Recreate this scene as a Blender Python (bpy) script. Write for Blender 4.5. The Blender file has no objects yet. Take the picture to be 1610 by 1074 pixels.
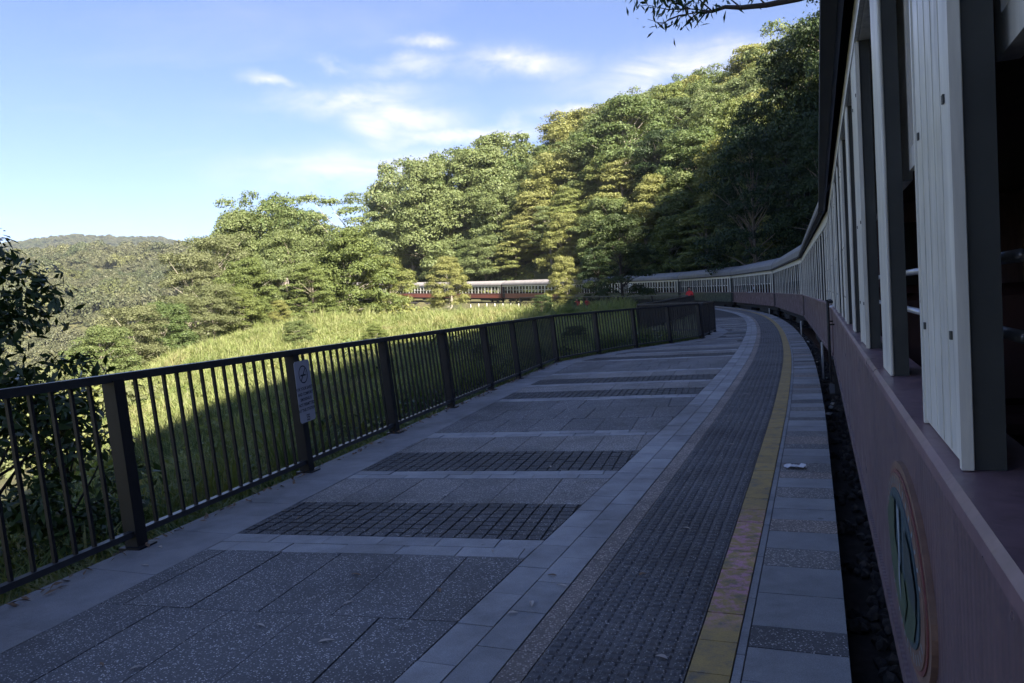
import bpy, bmesh, math, random
import numpy as np
from mathutils import Vector, Matrix
R = math.radians
random.seed(7); rng = np.random.default_rng(11)
SC = bpy.context.scene
COL = SC.collection

# ------------------------------------------------------------------ camera
EYE = 1.5; FPX = 1200.0; PW, PH = 1610, 1074
PITCH = R(2.7); ROLL = R(3.5)
fw = Vector((0, math.cos(PITCH), -math.sin(PITCH))); rt0 = Vector((1, 0, 0)); up0 = rt0.cross(fw)
rt = math.cos(ROLL) * rt0 - math.sin(ROLL) * up0
up = math.cos(ROLL) * up0 + math.sin(ROLL) * rt0
cd = bpy.data.cameras.new('camera'); cam = bpy.data.objects.new('camera', cd); COL.objects.link(cam)
m = Matrix((rt, up, -fw)).transposed().to_4x4(); m.translation = (0, 0, EYE)
cam.matrix_world = m
cd.sensor_width = 36; cd.lens = 36 * FPX / PW; cd.clip_start = 0.03; cd.clip_end = 9000
SC.camera = cam

# ------------------------------------------------------------------ sky and sun
SUN_AZ = R(149)          # clockwise from +Y (behind and to the right of the camera)
SUN_EL = R(30.5)
sun_dir = Vector((math.sin(SUN_AZ) * math.cos(SUN_EL), math.cos(SUN_AZ) * math.cos(SUN_EL), math.sin(SUN_EL)))
wd = bpy.data.worlds.new('World'); SC.world = wd; wd.use_nodes = True
SKY_STRENGTH = 0.050; SKY_TINT = (.72, .69, .87, 1); EXPOSURE = 2.3
sd = bpy.data.lights.new('sun', 'SUN'); so = bpy.data.objects.new('sun', sd); COL.objects.link(so)
sd.energy = 5.0; sd.angle = R(0.5); sd.color = (1.0, 0.91, 0.76)
so.rotation_euler = (-sun_dir).to_track_quat('-Z', 'Y').to_euler(); so.location = (60, -60, 90)
SC.cycles.max_bounces = 5; SC.cycles.diffuse_bounces = 3; SC.cycles.glossy_bounces = 2; SC.cycles.transparent_max_bounces = 6; SC.cycles.transmission_bounces = 3
SC.view_settings.view_transform = 'Standard'; SC.view_settings.look = 'None'
SC.view_settings.exposure = EXPOSURE; SC.view_settings.gamma = 1; SC.view_settings.use_curve_mapping = False


def build_world():
    nt = wd.node_tree; N = nt.nodes; L = nt.links; N.clear()
    out = N.new('ShaderNodeOutputWorld'); bg = N.new('ShaderNodeBackground')
    sky = N.new('ShaderNodeTexSky'); sky.sky_type = 'NISHITA'; sky.sun_disc = False
    sky.sun_elevation = SUN_EL; sky.sun_rotation = SUN_AZ
    sky.altitude = 300; sky.air_density = 1.0; sky.dust_density = 0.2; sky.ozone_density = 3.0
    tc = N.new('ShaderNodeTexCoord')
    # thin cirrus: project the view direction on a flat layer
    sep = N.new('ShaderNodeSeparateXYZ'); L.new(tc.outputs['Generated'], sep.inputs[0])
    zc = N.new('ShaderNodeMath'); zc.operation = 'MAXIMUM'; zc.inputs[1].default_value = 0.02; L.new(sep.outputs[2], zc.inputs[0])
    za = N.new('ShaderNodeMath'); za.operation = 'ADD'; za.inputs[1].default_value = 0.10; L.new(zc.outputs[0], za.inputs[0])
    dx = N.new('ShaderNodeMath'); dx.operation = 'DIVIDE'; L.new(sep.outputs[0], dx.inputs[0]); L.new(za.outputs[0], dx.inputs[1])
    dy = N.new('ShaderNodeMath'); dy.operation = 'DIVIDE'; L.new(sep.outputs[1], dy.inputs[0]); L.new(za.outputs[0], dy.inputs[1])
    cb = N.new('ShaderNodeCombineXYZ'); L.new(dx.outputs[0], cb.inputs[0]); L.new(dy.outputs[0], cb.inputs[1])
    n1 = N.new('ShaderNodeTexNoise'); n1.inputs['Scale'].default_value = 1.5; n1.inputs['Detail'].default_value = 8
    n1.inputs['Roughness'].default_value = 0.58; n1.inputs['Distortion'].default_value = 0.5
    mp = N.new('ShaderNodeMapping'); mp.inputs['Location'].default_value = (3.1, 7.7, 0); mp.inputs['Scale'].default_value = (0.55, 1.0, 1)
    mp.inputs['Rotation'].default_value = (0, 0, R(-12))
    L.new(cb.outputs[0], mp.inputs[0]); L.new(mp.outputs[0], n1.inputs['Vector'])
    # banks of cloud standing at a few places of the sky
    px = lambda x, y: (fw * FPX + rt * (x - PW / 2) - up * (y - PH / 2)).normalized()
    banks = [(545, 160, 110, 22, -6), (640, 175, 80, 24, 6), (590, 268, 170, 36, -3), (730, 206, 150, 16, -2), (815, 100, 95, 20, 6), (640, 98, 70, 14, -8),
             (525, 95, 32, 10, 14), (1075, 112, 150, 24, -10), (590, 200, 60, 28, 12), (425, 127, 32, 9, 14), (940, 178, 90, 14, -5), (660, 62, 45, 10, 0)]
    n2 = N.new('ShaderNodeTexNoise'); n2.inputs['Scale'].default_value = 9; n2.inputs['Detail'].default_value = 6; n2.inputs['Roughness'].default_value = .6
    L.new(tc.outputs['Generated'], n2.inputs['Vector'])
    off = N.new('ShaderNodeVectorMath'); off.operation = 'SUBTRACT'; off.inputs[1].default_value = (.5, .5, .5); L.new(n2.outputs['Color'], off.inputs[0])
    sc_ = N.new('ShaderNodeVectorMath'); sc_.operation = 'SCALE'; sc_.inputs['Scale'].default_value = .07; L.new(off.outputs[0], sc_.inputs[0])
    wv = N.new('ShaderNodeVectorMath'); wv.operation = 'ADD'; L.new(tc.outputs['Generated'], wv.inputs[0]); L.new(sc_.outputs[0], wv.inputs[1])
    total = None
    for (x, y, hw, hh, tilt) in banks:
        c = px(x, y); ex = (px(x + 60 * math.cos(R(tilt)), y + 60 * math.sin(R(tilt))) - c).normalized(); ey = c.cross(ex).normalized()
        d1 = N.new('ShaderNodeVectorMath'); d1.operation = 'DOT_PRODUCT'; d1.inputs[1].default_value = ex / (hw / FPX)
        d2 = N.new('ShaderNodeVectorMath'); d2.operation = 'DOT_PRODUCT'; d2.inputs[1].default_value = ey / (hh / FPX)
        c0 = c
        s0 = N.new('ShaderNodeVectorMath'); s0.operation = 'SUBTRACT'; s0.inputs[1].default_value = c0; L.new(wv.outputs[0], s0.inputs[0])
        L.new(s0.outputs[0], d1.inputs[0]); L.new(s0.outputs[0], d2.inputs[0])
        p1 = N.new('ShaderNodeMath'); p1.operation = 'MULTIPLY'; L.new(d1.outputs['Value'], p1.inputs[0]); L.new(d1.outputs['Value'], p1.inputs[1])
        p2 = N.new('ShaderNodeMath'); p2.operation = 'MULTIPLY_ADD'; L.new(d2.outputs['Value'], p2.inputs[0]); L.new(d2.outputs['Value'], p2.inputs[1]); L.new(p1.outputs[0], p2.inputs[2])
        d3 = N.new('ShaderNodeVectorMath'); d3.operation = 'DOT_PRODUCT'; d3.inputs[1].default_value = c0; L.new(tc.outputs['Generated'], d3.inputs[0])
        g3 = N.new('ShaderNodeMath'); g3.operation = 'GREATER_THAN'; g3.inputs[1].default_value = 0; L.new(d3.outputs['Value'], g3.inputs[0])
        ng = N.new('ShaderNodeMath'); ng.operation = 'MULTIPLY'; ng.inputs[1].default_value = -1.2; L.new(p2.outputs[0], ng.inputs[0])
        e = N.new('ShaderNodeMath'); e.operation = 'EXPONENT'; L.new(ng.outputs[0], e.inputs[0])
        eg = N.new('ShaderNodeMath'); eg.operation = 'MULTIPLY'; L.new(e.outputs[0], eg.inputs[0]); L.new(g3.outputs[0], eg.inputs[1])
        if total is None: total = eg
        else:
            ad = N.new('ShaderNodeMath'); ad.operation = 'MAXIMUM'; L.new(total.outputs[0], ad.inputs[0]); L.new(eg.outputs[0], ad.inputs[1]); total = ad
    # streaky body of each bank
    n3 = N.new('ShaderNodeTexNoise'); n3.inputs['Scale'].default_value = 7; n3.inputs['Detail'].default_value = 9; n3.inputs['Roughness'].default_value = .62; n3.inputs['Distortion'].default_value = .6
    mp3 = N.new('ShaderNodeMapping'); mp3.inputs['Scale'].default_value = (1, 1, 3.2); L.new(tc.outputs['Generated'], mp3.inputs[0]); L.new(mp3.outputs[0], n3.inputs['Vector'])
    r3 = N.new('ShaderNodeMapRange'); r3.inputs[1].default_value = .33; r3.inputs[2].default_value = .62; L.new(n3.outputs[0], r3.inputs[0])
    bm_ = N.new('ShaderNodeMath'); bm_.operation = 'MULTIPLY'; L.new(total.outputs[0], bm_.inputs[0]); L.new(r3.outputs[0], bm_.inputs[1])
    r1 = N.new('ShaderNodeMapRange'); r1.inputs[1].default_value = .58; r1.inputs[2].default_value = .9; r1.inputs[4].default_value = .25; L.new(n1.outputs[0], r1.inputs[0])
    mx = N.new('ShaderNodeMath'); mx.operation = 'MAXIMUM'; L.new(bm_.outputs[0], mx.inputs[0]); L.new(r1.outputs[0], mx.inputs[1])
    ml = N.new('ShaderNodeMath'); ml.operation = 'MULTIPLY'; ml.inputs[1].default_value = 0.92; L.new(mx.outputs[0], ml.inputs[0]); ml.use_clamp = True
    mix = N.new('ShaderNodeMix'); mix.data_type = 'RGBA'
    tn = N.new('ShaderNodeMix'); tn.data_type = 'RGBA'; tn.blend_type = 'MULTIPLY'; tn.inputs[0].default_value = 1; tn.inputs[7].default_value = SKY_TINT; L.new(sky.outputs[0], tn.inputs[6])
    L.new(ml.outputs[0], mix.inputs[0]); L.new(tn.outputs[2], mix.inputs[6]); mix.inputs[7].default_value = (5.3, 5.1, 5.4, 1)
    L.new(mix.outputs[2], bg.inputs[0]); bg.inputs[1].default_value = SKY_STRENGTH
    L.new(bg.outputs[0], out.inputs[0])


build_world()


# ------------------------------------------------------------------ helpers
def tag(o, label=None, cat=None, group=None, kind=None):
    if label: o['label'] = label
    if cat: o['category'] = cat
    if group: o['group'] = group
    if kind: o['kind'] = kind
    return o


def link(name, me, parent=None, mat=None, loc=None):
    o = bpy.data.objects.new(name, me); COL.objects.link(o)
    if mat is not None and me is not None and not me.materials: me.materials.append(mat)
    if parent is not None: o.parent = parent
    if loc is not None: o.location = loc
    return o


def empty(name, loc=(0, 0, 0), rz=0.0):
    o = bpy.data.objects.new(name, None); COL.objects.link(o); o.location = loc; o.rotation_euler = (0, 0, rz)
    o.empty_display_size = .2
    return o


def mesh(name, v, f, mats=None, smooth=False, mi=None):
    me = bpy.data.meshes.new(name); me.from_pydata([tuple(map(float, p)) for p in v], [], [tuple(q) for q in f])
    if mats:
        for q in (mats if isinstance(mats, (list, tuple)) else [mats]): me.materials.append(q)
    if mi is not None: me.polygons.foreach_set('material_index', np.asarray(mi, dtype=np.int32))
    if smooth: me.polygons.foreach_set('use_smooth', np.ones(len(me.polygons), dtype=bool))
    me.update()
    return me


def quads_mesh(name, V, mats=None, smooth=False, mi=None):
    """V: (n,4,3) array of loose quads"""
    n = len(V); me = bpy.data.meshes.new(name)
    me.vertices.add(n * 4); me.vertices.foreach_set('co', np.ascontiguousarray(V, dtype=np.float32).ravel())
    me.loops.add(n * 4); me.loops.foreach_set('vertex_index', np.arange(n * 4, dtype=np.int32))
    me.polygons.add(n); me.polygons.foreach_set('loop_start', np.arange(0, n * 4, 4, dtype=np.int32))
    if mats:
        for q in (mats if isinstance(mats, (list, tuple)) else [mats]): me.materials.append(q)
    if mi is not None: me.polygons.foreach_set('material_index', np.asarray(mi, dtype=np.int32))
    me.update(calc_edges=True); me.validate()
    return me


class MB:
    """collects shapes into one mesh"""
    def __init__(s): s.v = []; s.f = []; s.mi = []
    def add(s, v, f, mi=0):
        b = len(s.v); s.v += [tuple(p) for p in v]; s.f += [tuple(i + b for i in q) for q in f]; s.mi += [mi] * len(f)
    def box(s, x0, x1, y0, y1, z0, z1, mi=0):
        s.add([(x0, y0, z0), (x1, y0, z0), (x1, y1, z0), (x0, y1, z0), (x0, y0, z1), (x1, y0, z1), (x1, y1, z1), (x0, y1, z1)],
              [(3, 2, 1, 0), (4, 5, 6, 7), (0, 1, 5, 4), (1, 2, 6, 5), (2, 3, 7, 6), (3, 0, 4, 7)], mi)
    def cbox(s, x0, x1, y0, y1, z0, z1, c=.006, mi=0):
        """box with chamfered vertical and top edges"""
        def ring(z, k): return [(x0 + c * k[0], y0 + k[1] * 0 + k[2], z) for k in ()]
        p = lambda a, z: [(x0 + c + a, y0 + a, z), (x1 - c - a, y0 + a, z), (x1 - a, y0 + c + a, z), (x1 - a, y1 - c - a, z), (x1 - c - a, y1 - a, z), (x0 + c + a, y1 - a, z), (x0 + a, y1 - c - a, z), (x0 + a, y0 + c + a, z)]
        v = p(c, z0) + p(0, z0 + c) + p(0, z1 - c) + p(c, z1)
        f = [tuple(range(7, -1, -1)), tuple(range(24, 32))]
        for k in range(3):
            for i in range(8): f.append((k * 8 + i, k * 8 + (i + 1) % 8, k * 8 + 8 + (i + 1) % 8, k * 8 + 8 + i))
        s.add(v, f, mi)
    def tube(s, pts, rad, n=6, mi=0, cap=True):
        pts = [Vector(p) for p in pts]; rad = rad if hasattr(rad, '__len__') else [rad] * len(pts)
        rings = []; prev = None
        for i, p in enumerate(pts):
            d = (pts[min(i + 1, len(pts) - 1)] - pts[max(i - 1, 0)]).normalized()
            if prev is None:
                a = d.orthogonal().normalized()
            else:
                a = (prev - d * prev.dot(d)); a = a.normalized() if a.length > 1e-6 else d.orthogonal().normalized()
            prev = a; b = d.cross(a)
            rings.append([p + (a * math.cos(2 * math.pi * k / n) + b * math.sin(2 * math.pi * k / n)) * rad[i] for k in range(n)])
        v = [q for r in rings for q in r]; f = []
        for i in range(len(pts) - 1):
            for k in range(n): f.append((i * n + k, i * n + (k + 1) % n, (i + 1) * n + (k + 1) % n, (i + 1) * n + k))
        if cap: f.append(tuple(range(n - 1, -1, -1))); f.append(tuple((len(pts) - 1) * n + k for k in range(n)))
        s.add(v, f, mi)
    def mesh(s, name, mats=None, smooth=False): return mesh(name, s.v, s.f, mats, smooth, s.mi)


# ------------------------------------------------------------------ materials
def new_mat(name):
    mt = bpy.data.materials.new(name); mt.use_nodes = True
    nt = mt.node_tree; b = nt.nodes['Principled BSDF']
    return mt, nt, b


def ramp(nt, fac, stops):
    r = nt.nodes.new('ShaderNodeValToRGB'); els = r.color_ramp.elements
    while len(els) < len(stops): els.new(.5)
    for e, (p, c) in zip(els, stops): e.position = p; e.color = (*c, 1) if len(c) == 3 else c
    nt.links.new(fac, r.inputs[0]); return r.outputs[0]


def mixc(nt, f, a, b, mode='MIX'):
    n = nt.nodes.new('ShaderNodeMix'); n.data_type = 'RGBA'; n.blend_type = mode
    for s, v in ((n.inputs[0], f), (n.inputs[6], a), (n.inputs[7], b)):
        if isinstance(v, (int, float)): s.default_value = v
        elif isinstance(v, tuple): s.default_value = (*v, 1) if len(v) == 3 else v
        else: nt.links.new(v, s)
    return n.outputs[2]


def pos(nt): return nt.nodes.new('ShaderNodeNewGeometry').outputs['Position']


def noise(nt, vec, scale, detail=4, rough=.55, out=0, stretch=None):
    n = nt.nodes.new('ShaderNodeTexNoise'); n.inputs['Scale'].default_value = scale; n.inputs['Detail'].default_value = detail; n.inputs['Roughness'].default_value = rough
    if stretch:
        mp = nt.nodes.new('ShaderNodeMapping'); mp.inputs['Scale'].default_value = stretch; nt.links.new(vec, mp.inputs[0]); vec = mp.outputs[0]
    nt.links.new(vec, n.inputs['Vector']); return n.outputs[out]


def objcoord(nt): return nt.nodes.new('ShaderNodeTexCoord').outputs['Object']


def bump(nt, b, h, strength=.4, dist=.01):
    n = nt.nodes.new('ShaderNodeBump'); n.inputs['Strength'].default_value = strength; n.inputs['Distance'].default_value = dist
    nt.links.new(h, n.inputs['Height']); nt.links.new(n.outputs[0], b.inputs['Normal'])


def objrand(nt): return nt.nodes.new('ShaderNodeObjectInfo').outputs['Random']


def tinted(nt, colour, amount=.18):
    """brightness that differs a little from piece to piece"""
    h = nt.nodes.new('ShaderNodeHueSaturation'); mr = nt.nodes.new('ShaderNodeMapRange')
    mr.inputs[3].default_value = 1 - amount; mr.inputs[4].default_value = 1 + amount
    nt.links.new(objrand(nt), mr.inputs[0]); nt.links.new(mr.outputs[0], h.inputs['Value']); nt.links.new(colour, h.inputs['Color'])
    return h.outputs[0]


def plain(name, c, rough=.6, metal=0., dirt=.25, scale=6., bumps=0., stretch=None, rand=0.):
    mt, nt, b = new_mat(name); p = pos(nt)
    n = noise(nt, p, scale, 6, .65, stretch=stretch)
    col = ramp(nt, n, [(.25, tuple(x * (1 - dirt) for x in c)), (.75, tuple(min(1, x * (1 + dirt * .6)) for x in c))])
    if rand: col = tinted(nt, col, rand)
    nt.links.new(col, b.inputs['Base Color']); b.inputs['Roughness'].default_value = rough; b.inputs['Metallic'].default_value = metal
    if bumps: bump(nt, b, noise(nt, p, scale * 12, 4), bumps, .004)
    return mt


def stains(nt, p, col):
    """water marks, foot traffic and spots of old gum"""
    w = ramp(nt, noise(nt, p, .75, 8, .68), [(.36, (.62, .60, .57)), (.52, (1, 1, 1)), (.72, (1.18, 1.17, 1.15))])
    col = mixc(nt, .85, col, w, 'MULTIPLY')
    v = nt.nodes.new('ShaderNodeTexVoronoi'); v.inputs['Scale'].default_value = 2.6; v.inputs['Randomness'].default_value = 1; nt.links.new(p, v.inputs['Vector'])
    g = ramp(nt, v.outputs['Distance'], [(.045, (.5, .49, .48)), (.062, (1, 1, 1))])
    return mixc(nt, .8, col, g, 'MULTIPLY')


def aggregate(name, base, fleck, size, amount, rough=.75, bumps=.6):
    """exposed-aggregate concrete: pebbles of mixed brightness in a darker matrix"""
    mt, nt, b = new_mat(name); p = pos(nt)
    v = nt.nodes.new('ShaderNodeTexVoronoi'); v.inputs['Scale'].default_value = size; nt.links.new(p, v.inputs['Vector'])
    sp = nt.nodes.new('ShaderNodeSeparateColor'); nt.links.new(v.outputs['Color'], sp.inputs[0])
    peb = ramp(nt, sp.outputs[0], [(0, tuple(x * .6 for x in base)), (1 - amount, tuple(x * 1.25 for x in base)), (min(.995, 1 - amount * .35), tuple(x * .75 for x in fleck)), (1, fleck)])
    core = ramp(nt, v.outputs['Distance'], [(.3, (1, 1, 1)), (.62, (0, 0, 0))])
    col = mixc(nt, core, tuple(x * .8 for x in base), peb)
    big = noise(nt, p, 1.7, 5, .6)
    col = stains(nt, p, col)
    col = mixc(nt, .5, col, ramp(nt, big, [(.3, (.55, .55, .55)), (.7, (1.25, 1.22, 1.18))]), 'MULTIPLY')
    nt.links.new(tinted(nt, col, .14), b.inputs['Base Color']); b.inputs['Roughness'].default_value = rough
    bump(nt, b, v.outputs['Distance'], -bumps, .004)
    return mt


def concrete(name, c, rough=.8, rand=.14):
    mt, nt, b = new_mat(name); p = pos(nt)
    n = noise(nt, p, 3.2, 7, .65); g = noise(nt, p, 190, 3, .6)
    col = ramp(nt, n, [(.25, tuple(x * .72 for x in c)), (.55, c), (.8, tuple(x * 1.2 for x in c))])
    col = mixc(nt, .55, col, ramp(nt, g, [(.32, (.55, .55, .55)), (.65, (1.3, 1.3, 1.3))]), 'MULTIPLY')
    col = stains(nt, p, col)
    nt.links.new(tinted(nt, col, rand), b.inputs['Base Color']); b.inputs['Roughness'].default_value = rough
    bump(nt, b, g, .35, .003)
    return mt


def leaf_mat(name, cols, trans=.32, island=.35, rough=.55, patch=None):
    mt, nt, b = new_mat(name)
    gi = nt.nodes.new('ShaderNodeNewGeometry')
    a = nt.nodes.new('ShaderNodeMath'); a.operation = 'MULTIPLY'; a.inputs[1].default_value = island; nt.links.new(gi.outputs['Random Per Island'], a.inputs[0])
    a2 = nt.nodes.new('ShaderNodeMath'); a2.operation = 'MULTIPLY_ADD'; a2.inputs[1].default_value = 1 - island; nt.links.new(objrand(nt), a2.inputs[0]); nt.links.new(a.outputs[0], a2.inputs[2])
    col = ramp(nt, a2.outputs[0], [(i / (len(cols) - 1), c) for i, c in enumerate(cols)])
    if patch:
        for k, (pc, sc, lo, hi) in enumerate(patch):
            mp = nt.nodes.new('ShaderNodeMapping'); mp.inputs['Location'].default_value = (17 * k + 3, 9 * k, 0); nt.links.new(gi.outputs['Position'], mp.inputs[0])
            pf = ramp(nt, noise(nt, mp.outputs[0], sc, 4, .6), [(lo, (0, 0, 0)), (hi, (1, 1, 1))]); col = mixc(nt, pf, col, mixc(nt, .35, pc, col))
    nt.links.new(col, b.inputs['Base Color']); b.inputs['Roughness'].default_value = rough; b.inputs['Specular IOR Level'].default_value = .35
    tr = nt.nodes.new('ShaderNodeBsdfTranslucent'); nt.links.new(mixc(nt, 1.0, col, (1.25, 1.2, .55), 'MULTIPLY'), tr.inputs[0])
    ms = nt.nodes.new('ShaderNodeMixShader'); ms.inputs[0].default_value = trans
    nt.links.new(b.outputs[0], ms.inputs[1]); nt.links.new(tr.outputs[0], ms.inputs[2]); nt.links.new(ms.outputs[0], nt.nodes['Material Output'].inputs[0])
    return mt


M = {}
M['agg_dark'] = aggregate('aggregate_dark', (.125, .126, .132), (.80, .79, .77), 130, .24)
M['agg_light'] = aggregate('aggregate_light', (.19, .185, .18), (.68, .64, .60), 110, .45)
M['agg_pink'] = aggregate('aggregate_pinkish', (.22, .19, .17), (.65, .57, .50), 90, .5)
M['paver'] = concrete('grey_paver', (.295, .302, .31))
M['paver_b'] = concrete('grey_coping', (.27, .28, .288))
M['strip'] = concrete('strip_concrete', (.235, .24, .25), rand=.06)
M['mortar'] = concrete('mortar', (.045, .045, .047), rand=0)
M['cobble'] = aggregate('cobble_stone', (.078, .078, .082), (.5, .49, .47), 110, .16)
M['tactile'] = aggregate('tactile_concrete', (.115, .115, .12), (.45, .44, .43), 120, .2, bumps=.3)
M['fence'] = plain('fence_black_paint', (.009, .009, .011), .5, 0, .4, 8)
M['rail_top'] = plain('fence_rail_paint', (.035, .037, .042), .38, 0, .3, 8)


def yellow_mat():
    mt, nt, b = new_mat('yellow_line_paint'); p = pos(nt)
    w = noise(nt, p, 9, 8, .72); g = noise(nt, p, 120, 3, .6)
    col = ramp(nt, w, [(.34, (.17, .15, .11)), (.50, (.35, .25, .09)), (.76, (.48, .33, .09))])
    # old pink chalk rubbed on the near tiles
    sp = nt.nodes.new('ShaderNodeSeparateXYZ'); nt.links.new(p, sp.inputs[0])
    mr = nt.nodes.new('ShaderNodeMapRange'); mr.inputs[1].default_value = 5.3; mr.inputs[2].default_value = 4.9; nt.links.new(sp.outputs[1], mr.inputs[0])
    mr2 = nt.nodes.new('ShaderNodeMapRange'); mr2.inputs[1].default_value = 3.3; mr2.inputs[2].default_value = 3.6; nt.links.new(sp.outputs[1], mr2.inputs[0])
    pk = nt.nodes.new('ShaderNodeMath'); pk.operation = 'MULTIPLY'; nt.links.new(mr.outputs[0], pk.inputs[0]); nt.links.new(mr2.outputs[0], pk.inputs[1])
    pn = ramp(nt, noise(nt, p, 14, 6, .7), [(.46, (0, 0, 0)), (.58, (.75, .75, .75))])
    pm = nt.nodes.new('ShaderNodeMath'); pm.operation = 'MULTIPLY'; nt.links.new(pk.outputs[0], pm.inputs[0]); nt.links.new(pn, pm.inputs[1])
    col = mixc(nt, pm.outputs[0], col, (.60, .27, .38))
    col = mixc(nt, .4, col, ramp(nt, g, [(.3, (.5, .5, .5)), (.7, (1.2, 1.2, 1.2))]), 'MULTIPLY')
    nt.links.new(tinted(nt, col, .1), b.inputs['Base Color']); b.inputs['Roughness'].default_value = .72
    bump(nt, b, g, .3, .003); return mt


M['yellow'] = yellow_mat()


def body_paint(name, c, rough=.38, boards=True):
    """painted vertical boarding, a little streaked with dirt"""
    mt, nt, b = new_mat(name); p = objcoord(nt)
    n = noise(nt, p, 2.5, 7, .68, stretch=(9, 9, .8))
    n2 = noise(nt, p, .8, 5, .6)
    col = ramp(nt, n, [(.25, tuple(x * .68 for x in c)), (.7, tuple(x * 1.12 for x in c))])
    col = mixc(nt, .6, col, ramp(nt, n2, [(.3, (.75, .75, .78)), (.75, (1.15, 1.12, 1.1))]), 'MULTIPLY')
    sc = noise(nt, p, 24, 3, .7, stretch=(1, 1, .12)); col = mixc(nt, .7, col, ramp(nt, sc, [(.30, (.6, .6, .6)), (.42, (1, 1, 1)), (.66, (1, 1, 1)), (.74, (1.5, 1.45, 1.4))]), 'MULTIPLY')
    rv = ramp(nt, noise(nt, p, 3, 5, .6), [(.3, (.25, .25, .25)), (.7, (.6, .6, .6))]); nt.links.new(rv, b.inputs['Roughness'])
    nt.links.new(col, b.inputs['Base Color'])
    if boards:
        w = nt.nodes.new('ShaderNodeTexWave'); w.bands_direction = 'X'; w.inputs['Scale'].default_value = 9; nt.links.new(p, w.inputs['Vector'])
        bump(nt, b, w.outputs['Fac'], .12, .01)
    return mt


M['maroon'] = body_paint('maroon_body_paint', (.15, .095, .104))
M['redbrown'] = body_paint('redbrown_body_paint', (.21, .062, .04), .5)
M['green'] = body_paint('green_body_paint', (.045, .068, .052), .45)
M['cream'] = body_paint('cream_post_paint', (.74, .74, .66), .42, False)
M['reveal'] = plain('dark_reveal_paint', (.045, .05, .047), .6, 0, .3, 6)
M['sillpaint'] = body_paint('maroon_sill_paint', (.23, .145, .158), .28, False)
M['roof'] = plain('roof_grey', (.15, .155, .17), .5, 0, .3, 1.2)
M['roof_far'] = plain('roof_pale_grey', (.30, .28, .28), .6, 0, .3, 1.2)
M['black'] = plain('undergear_black', (.012, .012, .013), .7, 0, .4, 4)
M['steel'] = plain('rail_steel', (.15, .12, .10), .45, .7, .4, 5)
M['wood'] = plain('timber_interior', (.10, .055, .035), .6, 0, .3, 3)
M['seat'] = plain('seat_leather', (.05, .02, .02), .5, 0, .3, 5)
M['chrome'] = plain('bar_metal', (.45, .46, .48), .35, .5, .2, 5)
M['white'] = plain('white_paint', (.72, .72, .70), .55, 0, .15, 8)
M['ballast'] = plain('ballast_stone', (.12, .11, .10), .9, 0, .5, 30, .5, rand=.5)
M['trackbed'] = plain('track_bed_dirt', (.075, .067, .06), .95, 0, .5, 9, .6)


def glass_mat():
    mt, nt, b = new_mat('window_glass')
    b.inputs['Base Color'].default_value = (.02, .025, .03, 1); b.inputs['Roughness'].default_value = .06
    b.inputs['Alpha'].default_value = .55; b.inputs['IOR'].default_value = 1.5
    return mt


M['glass'] = glass_mat()
M['leaf_gum'] = leaf_mat('leaf_olive', [(0.059, 0.099, 0.033), (0.101, 0.142, 0.048), (0.160, 0.188, 0.074), (0.117, 0.161, 0.065), (0.192, 0.209, 0.097)])
M['leaf_bright'] = leaf_mat('leaf_bright', [(0.085, 0.119, 0.037), (0.147, 0.181, 0.054), (0.219, 0.220, 0.075), (0.171, 0.198, 0.069)])
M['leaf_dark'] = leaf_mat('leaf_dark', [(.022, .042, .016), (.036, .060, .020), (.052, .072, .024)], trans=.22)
M['leaf_tan'] = leaf_mat('leaf_tan', [(0.104, 0.119, 0.057), (0.152, 0.164, 0.082), (0.123, 0.147, 0.061)])
M['leaf_glossy'] = leaf_mat('leaf_glossy', [(.026, .052, .018), (.045, .08, .024), (.07, .105, .032)], trans=.2, rough=.32)
M['leaf_far'] = leaf_mat('leaf_far_wood', [(0.047, 0.060, 0.030), (0.077, 0.088, 0.041), (0.107, 0.108, 0.054), (0.087, 0.092, 0.054), (0.133, 0.135, 0.061)], trans=.25, patch=[((.05, .075, .03), .012, .5, .62), ((.14, .15, .045), .02, .56, .66)])
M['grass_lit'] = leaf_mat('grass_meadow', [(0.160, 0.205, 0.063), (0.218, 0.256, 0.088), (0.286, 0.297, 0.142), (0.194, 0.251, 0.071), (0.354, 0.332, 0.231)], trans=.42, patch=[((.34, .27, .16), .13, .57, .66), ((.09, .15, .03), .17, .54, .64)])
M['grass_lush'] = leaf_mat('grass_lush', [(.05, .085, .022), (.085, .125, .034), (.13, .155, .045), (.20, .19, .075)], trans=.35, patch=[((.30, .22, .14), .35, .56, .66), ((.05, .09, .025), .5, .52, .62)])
M['bark'] = plain('bark_grey', (.20, .17, .13), .9, 0, .45, 7, .5)
M['bark_pale'] = plain('bark_pale', (.30, .27, .22), .85, 0, .35, 5, .4)
M['bark_dark'] = plain('bark_dark', (.055, .045, .038), .9, 0, .4, 7, .5)


def ground_mat():
    mt, nt, b = new_mat('ground_cover'); p = pos(nt)
    n = noise(nt, p, .16, 7, .65); f = noise(nt, p, 6, 6, .7)
    col = ramp(nt, n, [(.3, (.045, .055, .02)), (.5, (.085, .088, .032)), (.72, (.14, .12, .06))])
    col = mixc(nt, .6, col, ramp(nt, f, [(.3, (.5, .5, .5)), (.7, (1.35, 1.3, 1.2))]), 'MULTIPLY')
    nt.links.new(col, b.inputs['Base Color']); b.inputs['Roughness'].default_value = .95
    bump(nt, b, f, .8, .15); return mt


M['ground'] = ground_mat()


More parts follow.
